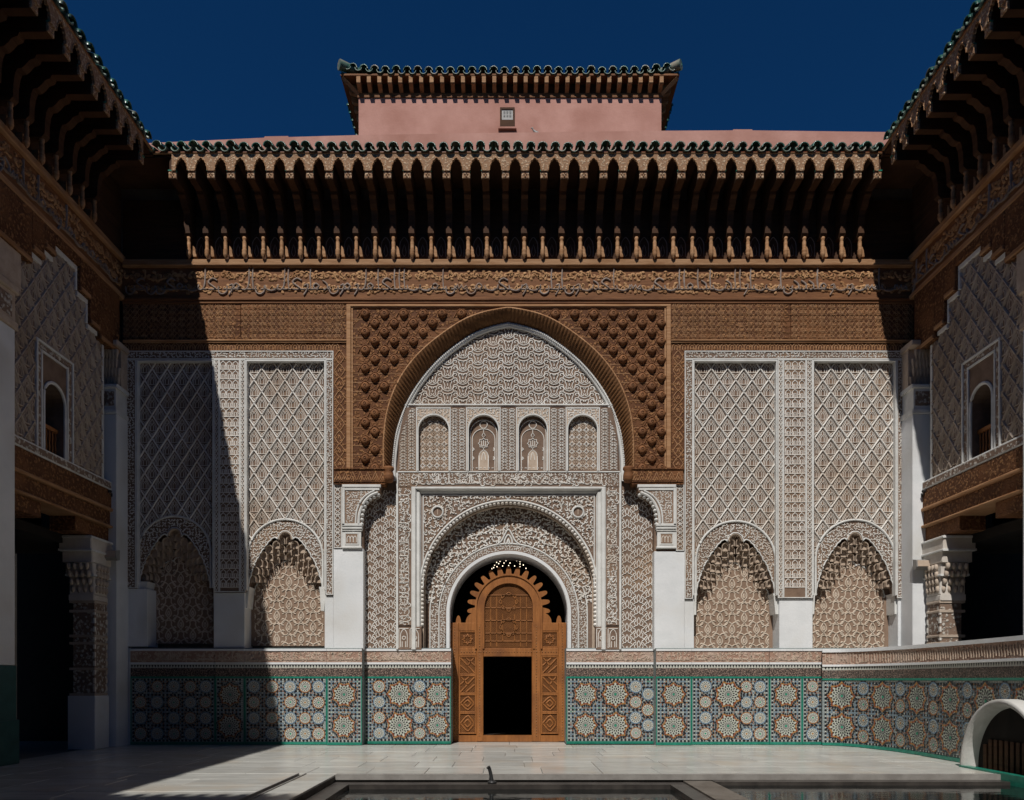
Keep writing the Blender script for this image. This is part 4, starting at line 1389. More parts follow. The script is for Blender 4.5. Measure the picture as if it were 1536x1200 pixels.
def star_outline(R):
    """small rust and black tiles stepping round an eight-pointed star"""
    V, M = [], []
    for ring, (k_, cols, hs) in enumerate(((.87, 'ra', .050), (1.05, 'k', .048))):
        pts = [((1.0 if i % 2 == 0 else .80) * R * k_ * math.cos(i * math.pi / 8), (1.0 if i % 2 == 0 else .80) * R * k_ * math.sin(i * math.pi / 8)) for i in range(17)]
        for j, (u, v) in enumerate(resample(pts, 41)[:-1]):
            if ring == 1 and j % 5 == 0: continue
            h = R * hs * 1.65
            V.append([(u - h, v), (u, v - h), (u + h, v), (u, v + h)]); M.append(ZK.index(cols[(j // 2) % len(cols)]))
    return V, M


def poly_mesh(name, polys, mi, xf):
    me = bpy.data.meshes.new(name)
    vs, fs = [], []
    for p in polys:
        k = len(vs); vs.extend([xf(u, v) for u, v in p]); fs.append(tuple(range(k, k + len(p))))
    me.from_pydata(vs, [], fs)
    for m_ in ZM: me.materials.append(m_)
    me.polygons.foreach_set('material_index', mi)
    me.update()
    return me


def lift_tiles(me):
    """every tile of a rosette stands a hair proud of the one laid before it"""
    for p in me.polygons:
        for vi in p.vertices: me.vertices[vi].co.y -= max(0, p.index - 23) * .00004


def ros_me(name, n, R, rings):
    po, mi = rosette_poly(n, R, rings)
    me = poly_mesh(name, po, mi, lambda u, v: (u, 0, v))
    lift_tiles(me)
    return me


ROS = {'big': ros_me('star_rosette', 16, .375, BIG), 'a': ros_me('rosette', 12, .178, SM1), 'b': ros_me('rosette', 12, .178, SM2),
       'mid': ros_me('star_rosette', 16, .335, BIG)}
RR_ = {'big': .375, 'a': .178, 'b': .178, 'mid': .335}


def mosaic(x0, x1, z0, z1, discs, seed, step=.047):
    r = random.Random(seed)
    polys, mi = [], []
    nu, nv = max(1, round((x1 - x0) / step)), max(1, round((z1 - z0) / step))
    for i in range(nu):
        for j in range(nv):
            u, v = x0 + (i + .5) * (x1 - x0) / nu, z0 + (j + .5) * (z1 - z0) / nv
            if any((u - a) ** 2 + (v - b_) ** 2 < (R * .97) ** 2 for a, b_, R in discs): continue
            near = min([math.hypot(u - a, v - b_) - R for a, b_, R in discs] or [9])
            edge = i in (0, nu - 1) or j in (0, nv - 1)
            h = step * .47
            if i % 2 == 0 and j % 2 == 0:
                c = 'k'; h = step * .60
                pts = [(u - h, v - h * .35), (u - h * .35, v - h), (u + h * .35, v - h), (u + h, v - h * .35), (u + h, v + h * .35), (u + h * .35, v + h), (u - h * .35, v + h), (u - h, v + h * .35)]
            else:
                if edge: c = 'w'
                elif near < .05: c = r.choice('rabwr')
                elif near < .12: c = r.choice('bbbwb')
                else: c = r.choice('bbgebebw')
                h = step * (.42 if (i + j) % 2 else .36)
                pts = [(u - h, v), (u, v - h), (u + h, v), (u, v + h)]
            polys.append(pts); mi.append(ZK.index(c))
    return polys, mi


def dado(a, b_, Y, layout, seed, name='tile_dado', ends=(1, 1)):
    x0, x1 = PX(a, Y), PX(b_, Y)
    z = lambda py: PZ(py, Y)
    m = MB(); m.box(x0, x1, Y, .9, 0, z(972))
    d_ = fobj(m, name, GROUT)
    m = MB(); m.box(x0, x1, Y - .035, Y + .02, z(976.5), z(973.5)); m.box(x0, x1, Y - .02, Y + .02, z(996.5), z(993.5))
    m.obj('white_lip', WHITE, d_)
    m = MB(); m.box(x0, x1, Y - .012, Y + .02, z(993.4), z(976.6))
    bnd = m.obj('inscription_band', PINKBAND, d_)
    relief('inscription', script_fill(a + 1, b_ - 1, 977.5, 993, seed, 1.5, .014, 1.2), TAN, d_, Y - .012)
    m = MB(); m.box(x0, x1, Y - .006, Y + .02, z(1002), z(996.6)); m.obj('pale_course', ZB['w'], d_)
    tm = MB()
    n = int((b_ - a) / 4.3)
    for i in range(n):
        u = a + (i + .5) * (b_ - a) / n
        tm.poly([(PX(u - 1.7, Y), Y - .009, z(997.4)), (PX(u, Y), Y - .009, z(1001.6)), (PX(u + 1.7, Y), Y - .009, z(997.4))])
    tm.obj('black_triangles', ZB['k'], d_, kind='stuff')
    m = MB(); m.box(x0, x1, Y - .008, Y + .02, z(1014.6), z(1002)); m.obj('cut_tile_band', DADOBROWN, d_)
    T = curl_fill(a + .5, b_ - .5, 1002.8, 1014, 3.4, seed + 3, 1.2, .006)
    m = MB()
    m.box(x0, x1, Y - .012, Y + .02, z(1017.2), z(1014.7)); m.box(x0, x1, Y - .025, Y + .02, .012, .075)
    if ends[0]: m.box(x0, x0 + .02, Y - .012, Y + .02, .075, z(1017.2))
    if ends[1]: m.box(x1 - .02, x1, Y - .012, Y + .02, .075, z(1017.2))
    m.obj('green_border', TEALP, d_)
    za, zb = .085, z(1018)
    discs = []
    for u, v, k in layout:
        X = PX(u, Y); Z = za + (zb - za) * v
        R = RR_[k]
        discs.append((X, Z, R))
        s_ = rng.uniform(.94, 1.03)
        add('rosette', ROS[k], d_, (X + rng.uniform(-.006, .006), Y - .008, Z + rng.uniform(-.006, .006)), (0, rng.choice((0, math.pi / 8)) + rng.uniform(-.04, .04), 0), (s_, 1, s_))
    po, mi = mosaic(x0 + .045, x1 - .045, za, zb, discs, seed)
    add('mosaic_field', poly_mesh('mosaic_field', po, mi, lambda u, v: (u, Y - .004, v)), d_, kind='stuff')
    return d_


def col4(u): return [(u, .125, 'a'), (u, .375, 'b'), (u, .625, 'a'), (u, .875, 'b')]
def col4b(u): return [(u, .125, 'b'), (u, .375, 'a'), (u, .625, 'b'), (u, .875, 'a')]
def col2(u, k='big'): return [(u, .25, k), (u, .75, k)]


dado(196, 323, -.03, col4(211) + col4b(236) + col4(261) + col4b(286) + col4(309), 101)
dado(323.3, 367, -.06, col2(345, 'mid'), 102)
dado(367.3, 490, -.03, col4(381) + col4b(408) + col4(435.5) + col4b(458) + col4(478), 103)
dado(490.3, 543, -.15, col2(516, 'mid'), 104)
dado(546, 676.5, .19, col4b(569) + col2(599) + col4(629.5) + col2(656, 'mid'), 105)
dado(849.5, 981.5, .19, col2(878, 'mid') + col2(923) + col4(953.5) + [(972, .25, 'b'), (972, .5, 'a'), (972, .75, 'b')], 106)
dado(984, 1037, -.15, col2(1010.5, 'mid'), 107)
dado(1037.3, 1154, -.03, col4(1058) + col2(1092) + col4b(1119.5) + col4(1140), 108)
dado(1154.3, 1203, -.06, col2(1179, 'mid'), 109)
dado(1203.3, 1372, -.03, col4b(1219) + col2(1253) + col4(1283) + col2(1315) + col4(1345), 110)
# corner piers at either end of the facade
for x0, x1 in ((XA, PX(196)), (PX(1372.5), XB)):
    m = MB(); m.box(x0, x1, .0, .95, 0, PZ(972)); fobj(m, 'end_wall', WHITE)

# ---- hall behind the portal
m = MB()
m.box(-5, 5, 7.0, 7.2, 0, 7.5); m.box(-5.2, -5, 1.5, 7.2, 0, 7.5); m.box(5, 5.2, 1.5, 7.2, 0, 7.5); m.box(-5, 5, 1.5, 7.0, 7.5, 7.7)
fobj(m, 'hall_walls', BLACK)  # the hall's darkness is put into the wall colour
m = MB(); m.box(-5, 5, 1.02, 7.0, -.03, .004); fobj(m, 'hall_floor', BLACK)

bulbm = bpy.data.materials.new('warm_bulb')
nt, b = nodes_of(bulbm)
b.inputs['Emission Color'].default_value = (1.0, .84, .62, 1)
b.inputs['Emission Strength'].default_value = 2.2
b.inputs['Base Color'].default_value = (.9, .8, .65, 1)
lg = empty('hanging_lights', (PX(764, 2.5), 2.5, PZ(829, 2.5)))
nset(lg, 'strings of small warm bulbs hanging in the dark above the door screen', 'lights')
spots = [(758, 831), (765, 832), (754, 835), (757.5, 836.5), (767, 837), (772.5, 834.5), (774.5, 837.5), (775, 841), (751, 838), (745, 843.5), (750, 842), (748, 845.5), (759, 841),
         (768, 840), (776, 840), (780, 842.5), (742, 848), (756, 844.5), (765, 844.5), (780, 846), (785, 847.5), (738, 853), (740.5, 851.5), (745.5, 850), (754, 849), (763, 848.5), (772, 849), (780, 850), (789, 852.5)]
bm_ = MB()
for k in range(3):
    t0 = -math.pi / 2 + k * math.pi / 2
bme = MB().lathe(0, 0, [(0, -.017), (.013, -.009), (.0155, 0), (.009, .013), (0, .018)], 8).mesh('bulb', bulbm, True)
for i, (u, v) in enumerate(spots):
    yy = 2.2 + (i * 37 % 11) * .05
    add('bulb', bme, lg, (PX(u, yy) - PX(764, 2.5), yy - 2.5, PZ(v, yy) - PZ(829, 2.5)))
wr = MB()
for k, (ea, eb) in enumerate(((738, 853), (748, 851), (756, 850), (763, 850), (772, 850), (781, 851), (789, 853))):
    wr.tube([(0, 0, PZ(826, 2.5) - PZ(829, 2.5)), (PX((763 + ea) / 2, 2.45) - PX(764, 2.5), -.02, PZ(839, 2.45) - PZ(829, 2.5)), (PX(ea, 2.45) - PX(764, 2.5), -.05, PZ(eb, 2.45) - PZ(829, 2.5))], .004, 4)
wr.tube([(0, 0, PZ(826, 2.5) - PZ(829, 2.5)), (0, 0, 7.5 - PZ(829, 2.5))], .006, 4)
wr.obj('wires', METAL, lg)

# ---- cedar door screen
YD = .80
door = empty('door_screen', (PX(763, YD), YD, 0))
nset(door, 'orange cedar door screen with rayed arched top and open black doorway', 'door')
OX, OY = PX(763, YD), YD


def dobj(mb, name, mats, smooth=False, kind=None, parent=None):
    o = mb.obj(name, mats, parent or door, smooth, kind)
    if parent is None: o.location = (-OX, -OY, 0)
    return o


def drel(name, T, mat, Y, parent=None):
    o = relief(name, T, mat, parent or door, Y)
    if parent is None: o.location = (-OX, -OY, 0)
    return o


def frame(mb, a, b_, c, d, w, y0, y1, bev=.012):
    bpx(mb, a, a + w, c, d, y0, y1, 0, bev); bpx(mb, b_ - w, b_, c, d, y0, y1, 0, bev)
    bpx(mb, a + w, b_ - w, c, c + w, y0, y1, 0, bev); bpx(mb, a + w, b_ - w, d - w, d, y0, y1, 0, bev)


for a, b_ in ((675.5, 688.2), (714.5, 725), (797.8, 811.5), (837.8, 849.5)):       # uprights
    m = MB(); m.box(PX(a, YD), PX(b_, YD), YD, YD + .12, .012, PZ(934, YD), 0, .015)
    if 700 < a < 830: pass
    dobj(m, 'stile', DOORW)
m = MB(); m.box(PX(688, YD), PX(838, YD), YD + .01, YD + .12, .010, PZ(1103, YD)); dobj(m, 'sill_rail', DOORW)
for a, b_ in ((688.2, 714.5), (811.5, 837.8)):
    for c, d in ((934, 946.5), (972, 984)):
        m = MB(); bpx(m, a, b_, c, d, YD + .008, YD + .11, 0, .012); dobj(m, 'rail', DOORW)
m = MB(); bpx(m, 725, 797.8, 972.5, 985, YD + .004, YD + .11, 0, .015); dobj(m, 'lintel_rail', DOORW)
# arched head
ac_ = (763, 911)
def arch_ring(mb, r0, r1, foot, y0, y1, m_=0):
    t = np.linspace(0, math.pi, 30)
    o_ = [(ac_[0] - r0, foot)] + [(ac_[0] - r0 * math.cos(q), ac_[1] - r0 * math.sin(q)) for q in t] + [(ac_[0] + r0, foot)]
    i_ = [(ac_[0] - r1, foot)] + [(ac_[0] - r1 * math.cos(q), ac_[1] - r1 * math.sin(q)) for q in t] + [(ac_[0] + r1, foot)]
    mb.grid([[(PX(p[0], y0), y1, PZ(p[1], y0)) for p in o_], [(PX(p[0], y0), y0, PZ(p[1], y0)) for p in o_],
             [(PX(p[0], y0), y0, PZ(p[1], y0)) for p in i_], [(PX(p[0], y0), y1, PZ(p[1], y0)) for p in i_]], m_)
m = MB(); arch_ring(m, 50.5, 36.5, 973, YD + .003, YD + .115); dobj(m, 'arched_frame', DOORW)
m = MB(); arch_ring(m, 50.6, 48, 973, YD - .03, YD + .06); arch_ring(m, 39.5, 36.4, 973, YD - .025, YD + .06); dobj(m, 'arch_beading', DOORW)
tooth = MB()
tooth.prism([(-.078, -.02), (-.074, .03), (-.066, .09), (-.052, .16), (-.034, .195), (0, .208), (.034, .195), (.052, .16), (.066, .09), (.074, .03), (.078, -.02)], -.03, .03)
tooth_me = tooth.mesh('ray', DOORW)
for k in range(15):
    t = math.radians(-5 + 190 * k / 14)
    X, Z = PX(763 + 50.5 * math.cos(t), YD), PZ(911 - 50.5 * math.sin(t), YD)
    if math.sin(t) < -.15: continue
    add('ray', tooth_me, door, (X - OX, .06, Z), (0, math.pi / 2 - t, 0))
for u in (687.5, 838.5):
    m = MB(); m.prism([(PX(u + x, YD), PZ(y_, YD)) for x, y_ in ((-4, 934), (-3.4, 929), (-2, 924.5), (0, 923), (2, 924.5), (3.4, 929), (4, 934))], YD + .02, YD + .09)
    dobj(m, 'finial', DOORW)
for u, s_ in ((712.5, -1), (813.5, 1)):
    pts = [(u, 934), (u, 919)] + [(u + s_ * 14 * math.sin(t), 934 - 15 * math.cos(t)) for t in np.linspace(.25, math.pi / 2, 9)]
    m = MB(); m.prism(pxz(pts, YD + .02), YD + .02, YD + .09)
    c_ = dobj(m, 'carved_quadrant', DOORW)
# lattice panels
def lattice(a, b_, c, d, keep, step, seed, y, big=True):
    r = random.Random(seed)
    pls = []
    s_ = step
    L = (b_ - a) + (d - c)
    k = a - (d - c)
    while k < b_ + (d - c):
        pls.append([(k + (d - c) * t / 24, c + (d - c) * t / 24) for t in range(25)])
        pls.append([(k + (d - c) * t / 24, d - (d - c) * t / 24) for t in range(25)])
        k += s_
    return clip(strokes(pls, .85, .012, .7), keep)


kk = lambda u, v: (np.abs(u - 763) < 36) & ((np.hypot(u - 763, v - 911) < 36) | (v > 911)) & (v < 972)
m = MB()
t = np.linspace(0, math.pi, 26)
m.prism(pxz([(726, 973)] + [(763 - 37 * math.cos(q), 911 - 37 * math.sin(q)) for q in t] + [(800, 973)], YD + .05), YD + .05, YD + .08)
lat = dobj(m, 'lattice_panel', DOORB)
relief('fine_lattice', lattice(726, 800, 872, 973, kk, 2.6, 1, YD), DOORD, lat, YD + .05)
pls = []
for v in (893, 912, 931, 950):                              # geometric strapwork over the lattice
    pls += [[(728, v), (798, v)]]
for c_, R_ in (((763, 903), 15), ((763, 941), 15)):
    for k in (0, 1):
        pls.append([(c_[0] + R_ * math.cos(q + k * math.pi / 4), c_[1] + R_ * math.sin(q + k * math.pi / 4)) for q in np.linspace(math.pi / 4, 2 * math.pi + math.pi / 4, 5)])
for x_ in (736, 745, 781, 790): pls.append([(x_, 895), (x_, 970)])
pls += [[(728, 962), (798, 962)], [(754, 921), (754, 962)], [(772, 921), (772, 962)]]
pls = [resample(p, 24) for p in pls]
relief('strapwork', clip(strokes(pls, 2.0, .03, .7), kk), DOORD, lat, YD + .05)
for a, b_ in ((688.2, 714.5), (811.5, 837.8)):
    for j, (c, d) in enumerate(((946.5, 972), (984, 1012.5), (1012.5, 1041), (1041, 1069), (1069, 1101))):
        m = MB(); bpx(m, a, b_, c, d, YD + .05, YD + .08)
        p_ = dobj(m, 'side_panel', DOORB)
        e = 2.2
        m = MB(); frame(m, a, b_, c, d, e, YD + .02, YD + .052, .006); m.obj('panel_frame', DOORW, p_)
        kp = rect_keep(a + e, b_ - e, c + e, d - e)
        relief('fine_lattice', lattice(a, b_, c, d, kp, 2.7, j, YD), DOORD, p_, YD + .05)
        cx_, cy_ = (a + b_) / 2, (c + d) / 2
        hw, hh = (b_ - a) / 2 - 2.5, (d - c) / 2 - 3
        dia = [[(cx_ - hw, cy_), (cx_, cy_ - hh), (cx_ + hw, cy_), (cx_, cy_ + hh), (cx_ - hw, cy_)],
               [(cx_ - hw * .5, cy_), (cx_, cy_ - hh * .5), (cx_ + hw * .5, cy_), (cx_, cy_ + hh * .5), (cx_ - hw * .5, cy_)]]
        if j in (1, 2):
            s_ = 1 if (j + (a > 700)) % 2 else -1
            dia = [[(cx_ - s_ * hw, cy_ - hh), (cx_ + s_ * hw, cy_ + hh)], [(cx_ - s_ * hw, cy_), (cx_ + s_ * hw * .2, cy_ + hh)], [(cx_ - s_ * hw * .2, cy_ - hh), (cx_ + s_ * hw, cy_)], [(cx_ + s_ * hw * .9, cy_ - hh), (cx_, cy_)]]
        if j == 0:
            dia = [[(cx_ + 8 * (1 if k % 2 == 0 else .55) * math.cos(k * math.pi / 8), cy_ + 8 * (1 if k % 2 == 0 else .55) * math.sin(k * math.pi / 8)) for k in range(17)]]
        relief('strapwork', clip(strokes([resample(p, 12) if j else p for p in dia], 2.5, .03, .75), kp), DOORW, p_, YD + .05)
# nail heads along the stiles
nl = MB()
for u in (682, 719.5, 804.5, 843.5):
    for v in np.arange(940, 1104, 4.2):
        X, Z = PX(u, YD), PZ(v, YD)
        nl.grid([[(X + .016 * math.cos(p), YD - .001, Z + .016 * math.sin(p)) for p in np.linspace(0, 6.2832, 6, endpoint=False)],
                 [(X + .007 * math.cos(p), YD - .014, Z + .007 * math.sin(p)) for p in np.linspace(0, 6.2832, 6, endpoint=False)]], 0, True)
for u in np.arange(692, 836, 4.2):
    X, Z = PX(u, YD), PZ(978, YD)
    nl.grid([[(X + .016 * math.cos(p), YD - .001 + .005, Z + .016 * math.sin(p)) for p in np.linspace(0, 6.2832, 6, endpoint=False)],
             [(X + .007 * math.cos(p), YD - .012, Z + .007 * math.sin(p)) for p in np.linspace(0, 6.2832, 6, endpoint=False)]], 0, True)
dobj(nl, 'nail_heads', WOODL, kind='stuff')

# ------------------------------------------------------------------ eaves
BR_PROF = [(0, 13.9), (1.06, 13.9), (1.06, 13.41), (.64, 13.41), (.62, 13.34), (.53, 13.30), (.47, 13.21), (.41, 13.15), (.345, 13.14), (.315, 13.05), (.29, 12.86), (.285, 12.62), (.23, 12.55), (0, 12.55)]
COL_PROF = [(0, 12.02), (.018, 12.05), (.05, 12.10), (.062, 12.16), (.055, 12.20), (.06, 12.22), (.058, 12.25), (.044, 12.27), (.047, 12.44), (.036, 12.48), (.05, 12.51), (.05, 12.56), (0, 12.56)]


def eave_meshes(k, spacing, tag_):
    out = {}
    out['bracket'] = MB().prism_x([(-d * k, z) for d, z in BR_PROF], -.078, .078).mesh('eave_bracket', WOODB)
    m = MB()
    y0 = -1.06 * k
    m.box(-.088, .088, y0 - .03, y0 + .02, 13.42, 13.58, 0, .012)
    m.box(-.095, .095, y0 - .04, y0 + .02, 13.585, 13.61, 1)
    for p in ((-.03, 0), (.03, 0), (0, .045), (0, -.045)):
        m.lathe(p[0], y0 - .03, [(0, 13.49 + p[1]), (.022, 13.5 + p[1]), (0, 13.51 + p[1])], 6)
    out['block'] = m.mesh('end_block', [WOODF, TEALP])
    out['col'] = MB().lathe(0, -.20 * k, COL_PROF, 9).mesh('colonnette', WOODL, True)
    m = MB()
    m.prism([(.06, 12.13), (.15, 12.13), (.135, 12.27), (.105, 12.36), (.065, 12.40)], -.13, 0)
    out['flank'] = m.mesh('colonnette_flank', WOODL)
    h = spacing / 2
    lobes = [(-.142, 13.58), (-.142, 13.66), (-.118, 13.69), (-.122, 13.74), (-.09, 13.765), (-.085, 13.81), (-.045, 13.82), (-.028, 13.86), (0, 13.875)]
    lobes = lobes + [(-x, z) for x, z in lobes[::-1][1:]]
    m = MB()
    m.prism([(-h + .001, 13.58), (-h + .001, 13.965), (h - .001, 13.965), (h - .001, 13.58)] + lobes[::-1], y0 - .06, y0 - .012)
    out['fascia'] = m.mesh('fascia_arch', WOODF)
    m = MB()
    m.tube([(x, y0 - .062, z + .004) for x, z in cr(lobes, 2)], .014, 4)
    out['edge'] = m.mesh('arch_edging', WOODL, True)
    return out


def cover_mesh(name, r=.112, L=1.7, slope=.36, up=True, mat=None, seg=8):
    """half-round roof tile running up the slope from y=0 to y=L"""
    m = MB()
    s_ = 1 if up else -1
    rows_ = []
    t = np.linspace(0, math.pi, seg)
    pr = lambda rr, y, dz=0: [(rr * math.cos(q), y, s_ * rr * math.sin(q) + y * slope + dz) for q in t]
    rows_ = [pr(r * .80, .02), pr(r * .80, 0), pr(r * 1.02, -.0), pr(r * 1.02, .05), pr(r, .06), pr(r * .95, .5), pr(r * 1.02, .5), pr(r * .93, 1.0), pr(r, 1.0), pr(r * .9, L)]
    m.grid(rows_)
    m.grid([pr(r * .80, .02), pr(r * .78, .6)])
    return m.mesh(name, mat, True)


COVER = cover_mesh('cover_tile', .112, 1.7, .36, True, GREENT)
PAN = cover_mesh('pan_tile', .10, 1.7, .36, False, GREENP)


def eave(parent, xs, x0, x1, k, spacing, tiles, tx=None):
    M_ = eave_meshes(k, spacing, '')
    yf = -1.06 * k
    for x in xs:
        b_ = add('eave_bracket', M_['bracket'], parent, (x + rng.uniform(-.008, .008), 0, 0), (0, 0, rng.uniform(-.012, .012)), (rng.uniform(.95, 1.06), 1, 1))
        add('end_block', M_['block'], b_)
        add('colonnette', M_['col'], b_)
        add('colonnette_flank', M_['flank'], b_)
    for i in range(len(xs) - 1):
        f = add('fascia_arch', M_['fascia'], parent, ((xs[i] + xs[i + 1]) / 2, 0, 0))
        add('arch_edging', M_['edge'], f)
    m = MB()
    m.box(x0, x1, yf - .01, .02, 13.905, 13.96)
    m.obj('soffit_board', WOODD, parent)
    m = MB(); m.box(x0, x1, yf - .075, yf - .03, 13.967, 13.995, 0, .01); m.obj('eave_rail', WOODL, parent)
    m = MB(); m.box(x0, x1, yf - .08, yf - .05, 13.997, 14.008); m.obj('red_fillet', ZB['r'], parent)
    m = MB()
    m.prism_x([(yf - .06, 14.009), (.8, 14.04), (.8, 14.80)], x0, x1); m.obj('roof_board', WOODD, parent)
    yt = yf - .115
    rf = MB().box(x0 if tx is None else tx[0], x1 if tx is None else tx[1], yf - .02, yf, 14.012, 14.03).obj('tiled_roof', WOODD, parent)
    for i, x in enumerate(tiles):
        add('cover_tile', COVER, rf, (x + rng.uniform(-.012, .012), yt + rng.uniform(-.03, .02), 14.115 + rng.uniform(-.012, .012)), (rng.uniform(-.015, .015), rng.uniform(-.08, .08), rng.uniform(-.03, .03)), (rng.uniform(.93, 1.06), 1, rng.uniform(.93, 1.08)))
        if i < len(tiles) - 1:
            add('pan_tile', PAN, rf, ((x + tiles[i + 1]) / 2, yt - .02 + rng.uniform(-.01, .01), 14.075 + rng.uniform(-.006, .006)), (0, rng.uniform(-.06, .06), rng.uniform(-.02, .02)))


xs = [PX(283 + 27.97 * k, -.2) for k in range(37)]
fe = empty('eave', (0, -.5, 0)); fe.parent = fac
col.objects.unlink(fe); bpy.data.objects.remove(fe)


class Off:                                                  # facade children sit half a metre behind its base point
    pass


eave_root = fac


def eave_at(parent, dy, *a):
    before = set(bpy.data.objects)
    eave(parent, *a)
    for o in set(bpy.data.objects) - before:
        if o.parent == parent: o.location.y += dy


eave_at(fac, -.5, xs, -9.69, 10.06, 1.0, 27.97 * (D - .2) / F_PX, list(np.arange(-8.55, 9.0, .292)))
m = MB()
for i in range(len(xs) - 1):
    xm = (xs[i] + xs[i + 1]) / 2
    m.tube([(xm + a, -.008, z) for a, z in cr([(-.11, 12.2), (-.11, 12.5), (-.06, 12.62), (0, 12.68), (.06, 12.62), (.11, 12.5), (.11, 12.2)], 2)], .012, 4)
    m.tube([(xm + a, -.008, z) for a, z in cr([(-.05, 12.3), (0, 12.5), (.05, 12.3), (0, 12.2), (-.05, 12.3)], 2)], .01, 4)
fobj(m, 'painted_arcade', WOODG, kind='stuff')

# ---- corner piers with stucco capitals (part of the facade)
for a0, a1 in ((-10.0, -9.52), (9.78, 10.28)):
    zt = PZ(622, -.5)
    m = MB(); m.box(a0, a1, -.55, -.006, 0, zt, 0, .012); fobj(m, 'corner_pier', WHITE)
    m = MB()
    m.box(a0 - .02, a1 + .02, -.58, -.006, zt, zt + .12, 0, .02); m.box(a0 + .02, a1 - .02, -.55, -.006, zt + .12, zt + .62)
    m.box(a0 - .03, a1 + .03, -.59, -.006, zt + .62, zt + .72, 0, .02)
    cp = fobj(m, 'pier_capital', MOULD)
    m = MB(); m.box(a0 + .06, a1 - .06, -.556, -.54, zt + .2, zt + .55); m.obj('capital_field', FILI, cp)
    m = MB()
    for tier in range(4):
        for i in range(6):
            X = a0 + (i + .5 + (.5 if tier % 2 else 0)) * (a1 - a0) / 6
            if X > a1: continue
            yy = -.40 - tier * .05
            m.lathe(X, yy, [(.0, zt + .74 + tier * .2), (.022, zt + .76 + tier * .2), (.05, zt + .88 + tier * .2), (.052, zt + .95 + tier * .2), (0, zt + .97 + tier * .2)], 6)
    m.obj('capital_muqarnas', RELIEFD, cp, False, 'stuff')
    m = MB(); m.box(a0, a1, -.35, -.006, zt + .72, PZ(515, -.5)); m.box(a0 - .04, a1 + .04, -.6, -.006, PZ(520, -.5), PZ(512, -.5), 0, .02)
    m.obj('capital_body', TAN, cp)

# ------------------------------------------------------------------ side wings
def mrel(name, T, mat, parent, Y=0.0):
    return relief(name, T, mat, parent, Y, unit='m')


def flipv(T, k=1 / 60.0):
    V, F = T
    W = V.copy(); W[:, 0] *= k; W[:, 1] *= -k
    return W, F


RIB_M, FILL_M = flipv(T_rib), flipv(T_fill)


